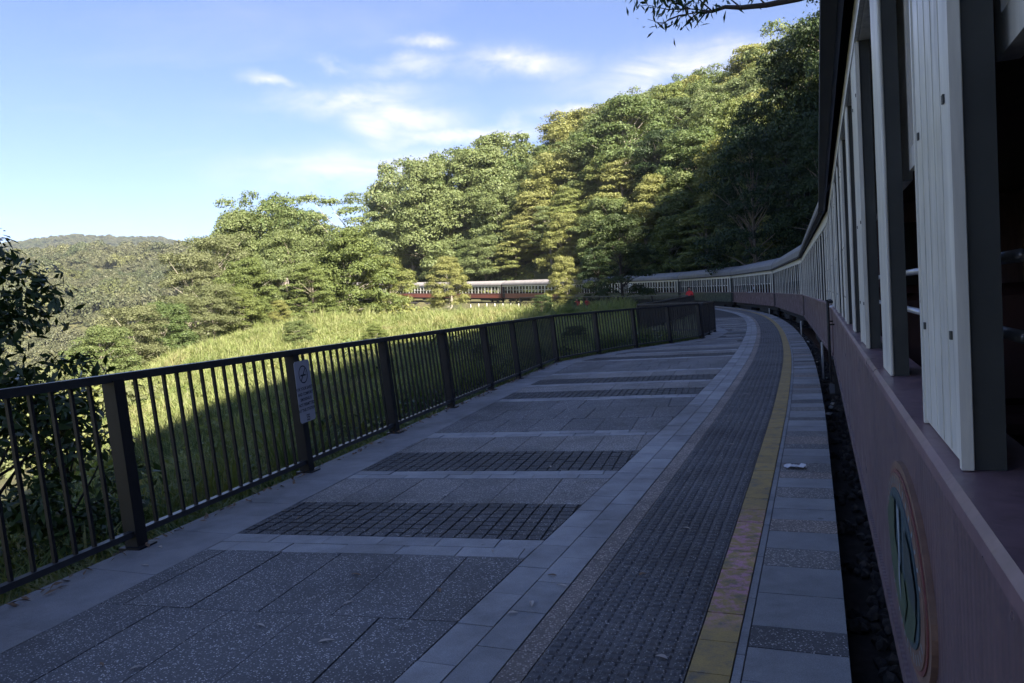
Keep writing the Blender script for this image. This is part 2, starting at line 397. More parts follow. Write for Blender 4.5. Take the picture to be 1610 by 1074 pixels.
# ------------------------------------------------------------------ numpy noise
def vnoise(x, y, seed=0):
    r = np.random.default_rng(seed); T = r.random((256, 256))
    xi = np.floor(x).astype(int); yi = np.floor(y).astype(int); fx = x - xi; fy = y - yi
    fx = fx * fx * (3 - 2 * fx); fy = fy * fy * (3 - 2 * fy)
    g = lambda a, b: T[a % 256, b % 256]
    return (g(xi, yi) * (1 - fx) + g(xi + 1, yi) * fx) * (1 - fy) + (g(xi, yi + 1) * (1 - fx) + g(xi + 1, yi + 1) * fx) * fy


def fbm(x, y, o=4, seed=0):
    s = 0; a = .5
    for k in range(o): s = s + a * vnoise(x * 2 ** k, y * 2 ** k, seed + k); a *= .5
    return s


# ------------------------------------------------------------------ the track line (left side of the carriages)
HS = np.array([-400, -120, -40, 3, 12.8, 22, 41, 60, 79, 98, 117, 136, 155, 174, 195, 230, 420.])
HT = np.radians([60, 30, 24, 22, 21.6, 19.8, 16.6, 9.0, -1, -11, -21, -31, -40, -44, -47, -50, -56])
DS = .25; SS = np.arange(-200, 330, DS)
TH = np.interp(SS, HS, HT); TH = np.convolve(np.pad(TH, 16, 'edge'), np.ones(33) / 33, 'valid')
XS = np.cumsum(np.sin(TH)) * DS; YS = np.cumsum(np.cos(TH)) * DS
i0 = int(np.argmin(abs(SS))); N0 = np.array([math.cos(TH[i0]), -math.sin(TH[i0])])
XS += .222 * N0[0] - XS[i0]; YS += .222 * N0[1] - YS[i0]


def zt(s): return 2.09e-4 * np.maximum(np.asarray(s, float) - 35, 0) ** 2


def S(s, off=0.):
    """point at arclength s, off metres to the left of the carriage side"""
    x = np.interp(s, SS, XS); y = np.interp(s, SS, YS); t = np.interp(s, SS, TH)
    return np.array([x - off * np.cos(t), y + off * np.sin(t)])


def heading(s): return float(np.interp(s, SS, TH))


def sd_of(P):
    """nearest arclength and signed offset (left positive) of points (n,2)"""
    P = np.atleast_2d(np.asarray(P, float)); so = np.empty(len(P)); do = np.empty(len(P))
    sub = slice(None, None, 4); X = XS[sub]; Y = YS[sub]; T = TH[sub]; s_ = SS[sub]
    for a in range(0, len(P), 4000):
        q = P[a:a + 4000]; D = (q[:, 0, None] - X) ** 2 + (q[:, 1, None] - Y) ** 2; k = D.argmin(1)
        dx = q[:, 0] - X[k]; dy = q[:, 1] - Y[k]
        so[a:a + 4000] = s_[k] + dx * np.sin(T[k]) + dy * np.cos(T[k])
        do[a:a + 4000] = np.sign(-dx * np.cos(T[k]) + dy * np.sin(T[k])) * np.sqrt(D[np.arange(len(q)), k])
    return so, do


def gap(s): return np.interp(s, [-10, 0, 10, 18, 25, 40, 60], [.16, .155, .19, .27, .36, .5, .6])


def edge(s, off=0.): return S(s, gap(s) + off)


FENCE = [(-5.75, -6.0), (-5.15, -3.9), (-4.5, -1.7), (-3.85, .55), (-3.25, 2.85), (-2.66, 5.2), (-2.07, 7.42), (-1.53, 9.52), (-.98, 11.62), (-.42, 13.72), (.1, 15.55), (.62, 17.5), (1.12, 19.25),
         (2.42, 21.25), (3.72, 22.85), (5.02, 24.1), (6.4, 25.75)]
FENCE_B = [(6.4, 25.75), (7.15, 27.65), (7.86, 29.5)]
BACK = FENCE + [(7.86, 29.5), (9.0, 36.0), (11.0, 43.5), (13.5, 56), (15.0, 70), (15.0, 86)]
_bs, _bo = sd_of(BACK); _bo = _bo
BO = lambda s: np.interp(s, _bs, _bo)

# ------------------------------------------------------------------ terrain
CP = [(-6.4, -6, -.3), (-4.2, .5, -.3), (-3.0, 5.2, -.35), (-2.4, 7.5, -.35), (-1.3, 11.7, -.3), (-.3, 15.6, -.25), (.8, 19.5, -.2), (3.4, 23.4, -.15), (6, 26, -.05),
      (-9, -4, -2.2), (-6, 3, -1.5), (-5, 8, -1.1), (-4, 14, -.9), (-8, 10, -2.3), (-12, 12, -4.2), (-9, 18, -1.8), (-3, 24, -.7), (1, 30, -.35), (4.5, 33, -.1), (8, 42, .2),
      (-10, 32, -1.2), (-12, 44, -.7), (-20, 40, -2.6), (-14, 28, -2.3), (-22, 60, .2), (-30, 50, -4.2), (-6, 60, .35), (6, 56, .55), (2, 90, .3), (12, 80, .6), (14, 60, .3), (14, 100, 1.0), (-20, 90, .3), (-40, 92, -.6),
      (-36, 60, -6), (-10, 122, .8), (-30, 140, 1.7), (-50, 132, 0.2), (-62, 100, -11), (-30, 34, -8), (-26, 20, -9.5), (-20, 4, -9), (-20, -10, -9), (-60, 60, -17), (-52, 20, -25), (-50, -20, -25),
      (-100, 100, -40), (-100, 0, -46), (-100, 180, -22), (-70, 180, -6), (-150, 200, -46), (-180, 60, -60), (-60, 240, 0), (-120, 260, -20)]
CPA = np.array(CP)
_Pm = CPA[:, :2] / 50.


def _tps(r2): return np.where(r2 > 1e-12, .5 * r2 * np.log(np.maximum(r2, 1e-12)), 0)


_K = _tps(((_Pm[:, None] - _Pm[None]) ** 2).sum(-1)) + np.eye(len(_Pm)) * 2e-4
_Q = np.c_[np.ones(len(_Pm)), _Pm]
_A = np.block([[_K, _Q], [_Q.T, np.zeros((3, 3))]])
_w = np.linalg.solve(_A, np.r_[CPA[:, 2], 0, 0, 0])


def inner_z(P):
    p = P / 50.; out = np.empty(len(p))
    for a in range(0, len(p), 8000):
        q = p[a:a + 8000]; k = _tps(((q[:, None] - _Pm[None]) ** 2).sum(-1)); out[a:a + 8000] = k @ _w[:-3] + _w[-3] + q @ _w[-2:]
    return out


HILL = 1.0


def terrain(P):
    P = np.atleast_2d(np.asarray(P, float)); x, y = P[:, 0], P[:, 1]
    s, d = sd_of(P); r = np.hypot(x, y); b = np.degrees(np.arctan2(x, y))
    zi = np.clip(inner_z(P), -75, 60)
    # far side of the gorge: rises to a wooded rim
    zf = np.interp(r, [120, 200, 300, 420, 560, 700, 900, 1300, 2500], [-34, -46, -30, 2, 34, 60, 74, 60, 60]) + 12 * (fbm(x / 90, y / 90, 3, 3) - .5) * np.clip((r - 150) / 150, 0, 1)
    w = np.clip((r - 130) / 110, 0, 1); w = w * w * (3 - 2 * w); wl = np.clip((-d - 0) / -1, 0, 1)
    zl = zi * (1 - w) + zf * w
    zl = zl + .35 * (fbm(x / 4, y / 4, 3, 5) - .47) * np.clip((d - 7) / 6, 0, 1)
    # the hill outside the curve
    do = np.maximum(-d - 4.2, 0)
    amp = np.interp(s, [-200, -90, -40, -5, 20, 48, 80, 108, 140, 165, 190, 230, 300], [1.0, 1.0, 1.0, 1.2, 1.5, 1.7, 1.3, .85, 1.28, 1.15, .6, .25, .1]) * HILL  # unseen stretch behind the near carriage raised to shade the visible slopes
    hill = amp * np.interp(do, [0, 3, 12, 30, 55, 90, 160, 400, 1200], [0, 1.6, 7.5, 17.5, 25, 30, 36, 44, 40]) + 2.2 * (fbm(x / 14, y / 14, 3, 8) - .47) * np.clip(do / 10, 0, 1)
    zr = zt(np.clip(s, -200, 230)) - .6 + hill
    # formation of the track
    d = np.where((b < -11) & (r > 190), np.abs(d) + 40, d)
    f = np.clip((d - 1.0) / 3.5, 0, 1); f = f * f * (3 - 2 * f)
    zform = zt(np.clip(s, -200, 230)) - .6
    z = np.where(d < -2.8, zr, zform * (1 - f) + zl * f)
    # sink below the platform
    back = BO(s); pl = (s > -9) & (s < 86) & (d > -1) & (d < back + .12)
    z = np.where(pl, np.minimum(z, zt(s) - .75), z)
    return z


def H1(x, y): return float(terrain([[x, y]])[0])


def at(px, dist):
    """ground position under an image column at a given distance"""
    a = math.atan((px - 805) / FPX); return dist * math.sin(a), dist * math.cos(a)


def polar_ground():
    rr = np.concatenate([np.linspace(.5, 8, 22), np.geomspace(8.6, 1500, 150)]); bb = np.radians(np.arange(0, 360, 1.0))
    # finer to the front
    bb = np.radians(np.concatenate([np.arange(-48, 48, .45), np.arange(48, 312, 3.0)]))
    Rr, B = np.meshgrid(rr, bb, indexing='ij'); P = np.c_[(Rr * np.sin(B)).ravel(), (Rr * np.cos(B)).ravel()]
    Z = terrain(P); V = np.c_[P, Z]; nb = len(bb); nr = len(rr)
    V = np.vstack([V, [[0, 0, H1(0, 0)]]]); f = []
    for i in range(nr - 1):
        for j in range(nb):
            k = (j + 1) % nb; f.append((i * nb + j, i * nb + k, (i + 1) * nb + k, (i + 1) * nb + j))
    for j in range(nb): f.append((nr * nb, (j + 1) % nb, j))
    me = mesh('terrain', V, [q[::-1] for q in f], M['ground'], True)
    tag(link('terrain', me), 'grassy ground falling from the platform to the gorge and rising as a hill', kind='structure')
    # flat skirt out to the horizon
    n = 96; r0, r1 = 1490, 4000
    v = [(r * math.sin(2 * math.pi * k / n), r * math.cos(2 * math.pi * k / n), z) for r, z in ((r0, 20), (r1, -40)) for k in range(n)]
    f = [(k, (k + 1) % n, n + (k + 1) % n, n + k)[::-1] for k in range(n)]
    tag(link('far_ground', mesh('far_ground', v, f, M['leaf_ground'])), 'wooded land far beyond the gorge', kind='structure')


def leafground():
    mt, nt, b = new_mat('wooded_land'); p = pos(nt)
    n = noise(nt, p, .05, 8, .7); v = nt.nodes.new('ShaderNodeTexVoronoi'); v.inputs['Scale'].default_value = .085; nt.links.new(p, v.inputs['Vector'])
    col = ramp(nt, n, [(.3, (.03, .042, .02)), (.55, (.06, .07, .03)), (.75, (.09, .09, .042))])
    nt.links.new(col, b.inputs['Base Color']); b.inputs['Roughness'].default_value = .95
    return mt


M['leaf_ground'] = leafground()
polar_ground()


def mountain():
    # wooded ridge about two kilometres away, skyline from a few heights
    skx = [-500, -250, -120, 0, 60, 105, 140, 200, 270, 315, 360, 420, 520, 640, 800]
    sky_ = [455, 432, 412, 391, 381, 376, 373, 377, 378, 389, 400, 415, 430, 445, 460]
    D = 2100.; nx, ny = 420, 70
    xs = np.linspace(-500, 800, nx); az = np.arctan((xs - 805) / FPX)
    top = np.interp(xs, skx, sky_); hz = 451 + (1286 - xs) * .0612
    el = (hz - top) / FPX * np.cos(az)
    V = np.zeros((ny, nx, 3))
    for j in range(ny):
        q = j / (ny - 1); d = D - 500 + 900 * q
        prof = np.where(q < .55, 1 - (1 - q / .55) ** 1.7, 1 - .9 * ((q - .55) / .45) ** 1.5)
        x = d * np.sin(az); y = d * np.cos(az)
        z = EYE + 20 + (D * el - 26) * prof + prof * 5 * (fbm(x / 60, y / 60, 3, 21) - .5) * 2
        cell = np.abs(np.sin(x / 4.1 + 3 * vnoise(x / 30, y / 30, 4)) * np.sin(y / 5.3 + 3 * vnoise(x / 30, y / 30, 9)))
        z = z + 4.5 * vnoise(x / 7, y / 9, 31) + 3.0 * cell
        V[j] = np.c_[x, y, z]
    f = [(j * nx + i, j * nx + i + 1, (j + 1) * nx + i + 1, (j + 1) * nx + i) for j in range(ny - 1) for i in range(nx - 1)]
    tag(link('mountain', mesh('mountain', V.reshape(-1, 3), f, M['leaf_ground'], False)), 'low wooded mountain on the skyline beyond the gorge', kind='structure')


mountain()

# ------------------------------------------------------------------ platform
plat = tag(empty('platform'), 'curved paved station platform beside the train', kind='structure')


def strip_mesh(name, s0, s1, o0, o1, ztop, thick, n, fn=edge, jit=0.):
    ss = np.linspace(s0, s1, n + 1); v = []
    for s in ss:
        a = fn(s, o0(s) if callable(o0) else o0); b = fn(s, o1(s) if callable(o1) else o1); z = float(zt(s)) + ztop
        v += [(a[0], a[1], z), (b[0], b[1], z), (b[0], b[1], z - thick), (a[0], a[1], z - thick)]
    f = []
    for i in range(n):
        k = i * 4; f += [(k, k + 4, k + 5, k + 1), (k + 1, k + 5, k + 6, k + 2), (k + 3, k + 2, k + 6, k + 7), (k + 4, k, k + 3, k + 7)]
    f += [(0, 1, 2, 3), (n * 4 + 3, n * 4 + 2, n * 4 + 1, n * 4)]
    return mesh(name, v, f)


# concrete bed under the paving, from the coping to the fence
bo = lambda s: BO(s) - gap(s) + .06
link('bed', strip_mesh('bed', -8, 85, .012, bo, -.014, .62, 200), plat, M['mortar'])

Z0 = 0.0


def piece(name, s0, s1, o0, o1, mat, ztop=0., n=1, thick=.05, j=.0012):
    return link(name, strip_mesh(name, s0, s1, o0, o1, ztop + random.uniform(-j, j), thick, n), plat, mat)


def run(name, s0, s1, o0, o1, lens, mats, ztop=0., joint=.006, far=40., farlen=2.0):
    s = s0; k = 0
    while s < s1:
        L = lens() if s < far else farlen
        piece(name, s + joint / 2, min(s + L, s1) - joint / 2, o0, o1, mats(k) if callable(mats) else mats, ztop, 1 if L < .9 else 3)
        s += L; k += 1


OFF = dict(cop=(0.0, .392), grey=(.398, .432), yel=(.438, .60), tac=(.606, 1.215), agg=(1.221, 1.335), p2=(1.343, 1.53), p1=(1.537, 1.722))
cyc = ['paver_b', 'paver_b', 'agg_light', 'paver_b', 'agg_pink', 'agg_dark', 'paver_b', 'paver_b', 'agg_light']
run('coping_slab', -3, 84, *OFF['cop'], lambda: random.choice((.22, .26, .3, .34, .4)), lambda k: M[cyc[(k * 7 + k // 9) % 9]], .0, .007, 38, 1.2)
run('drain_strip', -3, 84, *OFF['grey'], lambda: .62, M['paver_b'], -.002, .006, 20, 4)
run('yellow_tile', -3, 84, *OFF['yel'], lambda: .30, M['yellow'], .001, .006, 30, 3)
run('aggregate_strip', -3, 84, *OFF['agg'], lambda: 1.2, M['agg_pink'], -.001, .006, 20, 5)
run('border_paver', -3, 84, *OFF['p2'], lambda: .40, M['paver'], .0, .007, 32, 1.6)
run('border_paver', -2.8, 84, *OFF['p1'], lambda: .40, M['paver'], .0, .007, 32, 1.6)


def tactile():
    """bands of raised warning studs"""
    def studs(s0, s1, step):
        ns = max(1, int(round((s1 - s0) / step))); no = 9; v = []; f = []
        for i in range(ns):
            for k in range(no):
                sc = s0 + (i + .5) * (s1 - s0) / ns; oc = .606 + (k + .5) * .609 / no
                r = .026; t = .017; z = float(zt(sc)); hgt = .0075 + random.uniform(-.001, .001)
                b = len(v)
                for (rr, zz) in ((r, 0), (t, hgt)):
                    for (a, c) in ((-1, -1), (1, -1), (1, 1), (-1, 1)):
                        p = edge(sc + a * rr * .8, oc + c * rr); v.append((p[0], p[1], z + zz - .0005))
                f += [(b + 4, b + 7, b + 6, b + 5)] + [(b + q, b + 4 + q, b + 4 + (q + 1) % 4, b + (q + 1) % 4) for q in range(4)]
        return v, f
    s = -3.0
    while s < 84:
        L = .6 if s < 42 else 4
        me = strip_mesh('tactile_tile', s + .003, s + L - .003, .606, 1.215, 0, .05, 1 if L < 1 else 6)
        o = link('tactile_tile', me, plat, M['tactile'])
        if s < 42:
            v, f = studs(s, s + L, .058)
            st = link('stud', mesh('stud', v, f, M['tactile']), o); tag(st, 'rows of raised studs', kind='stuff')
        s += L


tactile()

# paving field between border and fence strip
run('edge_strip', -7, 84, lambda s: BO(s) - gap(s) - .56, lambda s: BO(s) - gap(s) + .02, lambda: .8, M['strip'], .0, .004, 40, 3)
BA = R(15); ea = np.array([math.cos(BA), -math.sin(BA)]); aa = np.array([math.sin(BA), math.cos(BA)])


def clip(poly, p, n):
    """keep the part with (q-p).n >= 0"""
    out = []
    for i in range(len(poly)):
        a, b = poly[i], poly[(i + 1) % len(poly)]; da = (a - p) @ n; db = (b - p) @ n
        if da >= 0: out.append(a)
        if da * db < 0: out.append(a + (b - a) * (da / (da - db)))
    return out


def field_clip(poly):
    """cut a piece to the field between the border pavers and the edge strip"""
    for k in range(2):
        c = np.mean(poly, axis=0); s, d = sd_of(c[None]); s = float(s[0])
        for side in (0, 1):
            fn = (lambda q: S(q, gap(q) + 1.730)) if side == 0 else (lambda q: S(q, BO(q) - .568))
            s_ = s
            if side == 1 and len(poly):
                pass
            a = fn(s_ - .15); b = fn(s_ + .15); t = (b - a) / np.linalg.norm(b - a); n = np.array([-t[1], t[0]])
            if side: n = -n
            poly = clip(poly, (a + b) / 2, n)
            if len(poly) < 3: return None
    A = 0
    for i in range(len(poly)): A += poly[i][0] * poly[(i + 1) % len(poly)][1] - poly[(i + 1) % len(poly)][0] * poly[i][1]
    return poly if abs(A) / 2 > .0012 else None


def prism(poly, z1, z0):
    n = len(poly); v = [(p[0], p[1], z1) for p in poly] + [(p[0], p[1], z0) for p in poly]
    A = sum(poly[i][0] * poly[(i + 1) % n][1] - poly[(i + 1) % n][0] * poly[i][1] for i in range(n))
    f = [tuple(range(n)), tuple(range(2 * n - 1, n - 1, -1))] + [(i, n + i, n + (i + 1) % n, (i + 1) % n) for i in range(n)]
    if A < 0: f = [q[::-1] for q in f]
    return v, f


def cell(t0, t1, u0, u1, g):
    return [aa * t + ea * u for t, u in ((t0 + g, u0 + g), (t0 + g, u1 - g), (t1 - g, u1 - g), (t1 - g, u0 + g))]


def row(name, t0, t1, width, mat, phase=0., g=.0035, joined=None):
    tm = (t0 + t1) / 2
    # range of u across the field on this row
    u = -8.0 + phase * width
    while u < 9:
        c = aa * tm + ea * (u + width / 2); s, d = sd_of(c[None])
        if -7 < s[0] < 84 and gap(s[0]) + 1.4 < d[0] < BO(s[0]) - .2:
            poly = field_clip(cell(t0, t1, u, u + width, g))
            if poly:
                z = float(zt(s[0])) + random.uniform(-.002, .002); poly = [q + np.array([random.uniform(-.0016, .0016), random.uniform(-.0016, .0016)]) for q in poly]
                v, f = prism(poly, z, z - .04)
                if joined is not None: joined.add(v, f)
                else: link(name, mesh(name, v, f, mat), plat)
        u += width


far_cob = MB(); COB = [0]


def cobbles(t0, t1, near):
    n = max(1, int(round((t1 - t0) / .098))); h = (t1 - t0) / n
    for i in range(n):
        row('cobble', t0 + i * h, t0 + (i + 1) * h, .098, M['cobble'], .5 * (i % 2) * 0, .007, None if near else far_cob)


base_t = 4.31; per = 7.12
for p in range(-1, 6):
    o = base_t + p * per; near = o < 19
    pat = [('light', .0, .175), ('light', .175, .35), ('grid', .35, 1.2), ('agg', 1.2, 2.02), ('light', 2.02, 2.17), ('light', 2.17, 2.32), ('grid', 2.32, 3.2), ('agg', 3.2, 4.05), ('light', 4.05, 4.22), ('light', 4.22, 4.4),
           ('dark', 4.4, 5.3), ('dark', 5.3, 6.2), ('dark', 6.2, 7.12)]
    for k, (kind, a, b) in enumerate(pat):
        t0, t1 = o + a, o + b
        if t1 < -5: continue
        if kind == 'light': row('paver_brick', t0, t1, .40 if t0 < 20 else 1.6, M['paver'], .5 * (k % 2))
        elif kind == 'grid': cobbles(t0, t1, abs(t0 - 4.66) < .02) if t0 < 20 else row('cobble_band', t0, t1, 1.6, M['cobble'])
        elif kind == 'agg': row('aggregate_slab', t0, t1, .42 if t0 < 20 else 1.7, M['agg_light'], .3 * k)
        else: row('dark_slab', t0, t1, .42 if t0 < 20 else 1.7, M['agg_dark'], .37 * k)
tag(link('cobble_field', far_cob.mesh('cobble_field', M['cobble']), plat), 'further bands of small dark cobbles', kind='stuff')

# ------------------------------------------------------------------ track
bed = strip_mesh('track_bed', -60, 220, -3.6, .35, -.60, .3, 280, lambda s, o: S(s, o))
tag(link('track_bed', bed, None, M['trackbed']), 'dark ballast bed under the train', kind='structure')
trk = tag(empty('railway_track'), 'narrow gauge track curving under the train', kind='structure')
for off in (-.72, -1.79):
    mb = MB(); pts = [(*S(s, off), float(zt(s)) - .42) for s in np.arange(-30, 215, 1.5)]
    mb.tube(pts, .045, 4); link('rail', mb.mesh('rail', M['steel']), trk)
sl = MB(); sl.box(-1.05, 1.05, -.11, .11, -.12, .0); slm = sl.mesh('sleeper', M['wood'])
for s in np.arange(-6, 40, .65):
    o = link('sleeper', slm, trk); p = S(s, -1.25); o.location = (p[0], p[1], float(zt(s)) - .49); o.rotation_euler = (0, 0, -heading(s))


# ------------------------------------------------------------------ fence
def fence_run(root, pts, zs, lean, spacing=.15, hgt=1.17, post_at=None, rails=True, bal=.011):
    pts = [Vector((p[0], p[1], z)) for p, z in zip(pts, zs)]
    def nrm(i):
        a = pts[max(i - 1, 0)]; b = pts[min(i + 1, len(pts) - 1)]; t = (b - a); t.z = 0; t.normalize(); return Vector((-t.y, t.x, 0))
    tops = [p + nrm(i) * math.tan(lean) * hgt + Vector((0, 0, hgt)) for i, p in enumerate(pts)]
    for i, p in enumerate(pts):
        n = nrm(i); t = Vector((n.y, -n.x, 0)); q = tops[i] - Vector((0, 0, .015)); w = .05
        mb = MB(); v = []
        for c in (p - Vector((0, 0, .12)), q):
            v += [c - t * w - n * w, c + t * w - n * w, c + t * w + n * w, c - t * w + n * w]
        mb.add(v, [(3, 2, 1, 0), (4, 5, 6, 7), (0, 1, 5, 4), (1, 2, 6, 5), (2, 3, 7, 6), (3, 0, 4, 7)])
        v = []
        for z in (-.02, .012):
            c = Vector((p.x, p.y, p.z + z)); k = .085; v += [c - t * k - n * k, c + t * k - n * k, c + t * k + n * k, c - t * k + n * k]
        mb.add(v, [(3, 2, 1, 0), (4, 5, 6, 7), (0, 1, 5, 4), (1, 2, 6, 5), (2, 3, 7, 6), (3, 0, 4, 7)])
        link('post', mb.mesh('post', M['fence']), root)
    def bar(P, Q, n, w, h, mat, name):
        t = (Q - P).normalized(); u = Vector((0, 0, 1)); v = []
        for c in (P, Q): v += [c - n * w - u * h, c + n * w - u * h, c + n * w + u * h, c - n * w + u * h]
        return link(name, mesh(name, v, [(0, 1, 2, 3), (7, 6, 5, 4), (0, 4, 5, 1), (1, 5, 6, 2), (2, 6, 7, 3), (3, 7, 4, 0)], mat), root)
    for i in range(len(pts) - 1):
        t = (pts[i + 1] - pts[i]); L = t.length; t2 = t.copy(); t2.z = 0; t2.normalize(); n = Vector((-t2.y, t2.x, 0))
        bar(tops[i] - t2 * .004, tops[i + 1] + t2 * .004, n, .038, .028, M['rail_top'], 'top_rail')
        lo = Vector((0, 0, .10)); le = n * math.tan(lean) * .1
        bar(pts[i] + lo + le + t2 * .05, pts[i + 1] + lo + le - t2 * .05, n, .026, .02, M['rail_top'], 'bottom_rail')
        nb = max(1, int(round((L - .12) / spacing)))
        for k in range(1, nb):
            q = (.06 + (L - .12) * k / nb) / L
            a = pts[i].lerp(pts[i + 1], q) + lo + le; b = tops[i].lerp(tops[i + 1], q) - Vector((0, 0, .02))
            mb = MB(); v = []
            for c in (a, b): v += [c - t2 * bal - n * bal, c + t2 * bal - n * bal, c + t2 * bal + n * bal, c - t2 * bal + n * bal]
            mb.add(v, [(0, 1, 5, 4), (1, 2, 6, 5), (2, 3, 7, 6), (3, 0, 4, 7)])
            link('baluster', mb.mesh('baluster', M['fence']), root)
    return tops


fr = empty('platform_fence'); tag(fr, 'long black metal baluster fence along the left edge of the platform', 'fence')
FT = fence_run(fr, FENCE[1:], [0.0] * (len(FENCE) - 1), R(4.5))
fb = empty('return_fence'); tag(fb, 'short black fence turning away behind the corner post of the platform fence', 'fence')
FB = FENCE_B[1:]
fence_run(fb, [(6.52, 26.0)] + FB, [0, 0, 0], R(1), .11)
fc = empty('ramp_fence'); tag(fc, 'black fence with grey rail doubling back beside the ramp behind the corner', 'fence')
ptsc = [(7.6, 29.9), (5.3, 31.6), (7.2, 36.2), (9.0, 40.6), (10.9, 45.2)]
fence_run(fc, ptsc, [0.0, .03, .1, .18, .26], R(1), .12)
fd = empty('far_fence'); tag(fd, 'far black fence with pale rail crossing in front of the green carriages', 'fence')
ptsd = [(10.7, 45.8), (9.2, 49.4), (7.5, 53.0), (5.5, 56.5), (3.2, 60.2), (.9, 63.5)]
fence_run(fd, ptsd, [.27, .4, .5, .65, .8, .95], R(1), .14)

# no-smoking sign on the third post
def sign():
    p = Vector((-2.07, 7.42, 0)); a = Vector((-2.66, 5.2, 0)); t = (Vector((-1.53, 9.52, 0)) - a).normalized(); n = Vector((t.y, -t.x, 0))
    upv = (Vector((0, 0, 1)) - n * math.tan(R(4.5))).normalized()
    rot = Matrix((t, upv, n)).transposed().to_4x4()
    # local x along the fence away from the camera, y up, z towards the platform
    root = empty('no_smoking_sign'); c = p + upv * .79 + n * .068 + t * .035
    rot.translation = c; root.matrix_world = rot
    tag(root, 'pale blue-grey no smoking sign fixed to a fence post', 'sign')
    ink = plain('sign_ink', (.02, .022, .05), .6, 0, .1, 5)
    w, h = .15, .30
    pl = MB(); k = .02
    pts = [(-w, -h + k), (-w + k, -h), (w - k, -h), (w, -h + k), (w, h - k), (w - k, h), (-w + k, h), (-w, h - k)]
    pl.add([(x, y, -.003) for x, y in pts] + [(x, y, .003) for x, y in pts], [tuple(range(7, -1, -1)), tuple(range(8, 16))] + [(i, (i + 1) % 8, 8 + (i + 1) % 8, 8 + i) for i in range(8)])
    link('plate', pl.mesh('plate', plain('sign_plate', (.48, .49, .55), .5, 0, .12, 9)), root)
    sm = MB(); z = .0042; cy = .165; ro, ri = .088, .076; nn = 40
    v = [(r * math.cos(2 * math.pi * i / nn), cy + r * math.sin(2 * math.pi * i / nn), z) for r in (ro, ri) for i in range(nn)]
    sm.add(v, [(i, (i + 1) % nn, nn + (i + 1) % nn, nn + i) for i in range(nn)])
    def bar(x0, y0, x1, y1, hw):
        d = Vector((x1 - x0, y1 - y0)).normalized(); q = Vector((-d.y, d.x)) * hw
        sm.add([(x0 - q.x, y0 - q.y, z), (x1 - q.x, y1 - q.y, z), (x1 + q.x, y1 + q.y, z), (x0 + q.x, y0 + q.y, z)], [(0, 1, 2, 3)])
    bar(-.05, cy - .058, .05, cy + .058, .007)
    bar(-.055, cy - .008, .045, cy - .008, .008); bar(.052, cy - .008, .06, cy - .008, .008)
    bar(.05, cy + .006, .058, cy + .03, .003)
    link('no_smoking_symbol', sm.mesh('no_smoking_symbol', ink), root)
    y = .045
    for ln in ('FOR YOUR SAFETY', 'AND COMFORT', 'SMOKING IS', 'NOT PERMITTED', 'AT THIS STATION'):
        cu = bpy.data.curves.new('lettering', 'FONT'); cu.body = ln; cu.align_x = 'CENTER'; cu.size = .041; cu.offset = .0012; cu.resolution_u = 2
        ob = bpy.data.objects.new('lettering', cu); COL.objects.link(ob)
        me = bpy.data.meshes.new_from_object(ob.evaluated_get(bpy.context.evaluated_depsgraph_get())); COL.objects.unlink(ob); bpy.data.objects.remove(ob)
        me.materials.clear(); me.materials.append(ink)
        o = link('lettering', me, root); o.location = (0, y - .03, .0042); y -= .052
    lg = MB(); s = .03; cy = -.258; th = .008
    for (x0, x1, y0, y1) in ((-s, s, s - th, s), (-s, -s + th, 0, s - th), (-s + th, s, -.003, .006), (s - th, s, -s, -.003), (-s, s - th, -s, -s + th), (-s, -s + th, -s + th, -.008), (-.008, .008, .012, .02), (-.008, .008, -.02, -.012), (s - th, s, .011, s - th)):
        lg.add([(x0, cy + y0, z), (x1, cy + y0, z), (x1, cy + y1, z), (x0, cy + y1, z)], [(0, 1, 2, 3)])
    link('logo', lg.mesh('logo', ink), root)


sign()

# ------------------------------------------------------------------ carriages
CL = 18.55; ZB, ZS, ZW, ZE = .42, 1.20, 2.46, 2.66; WID = 2.5


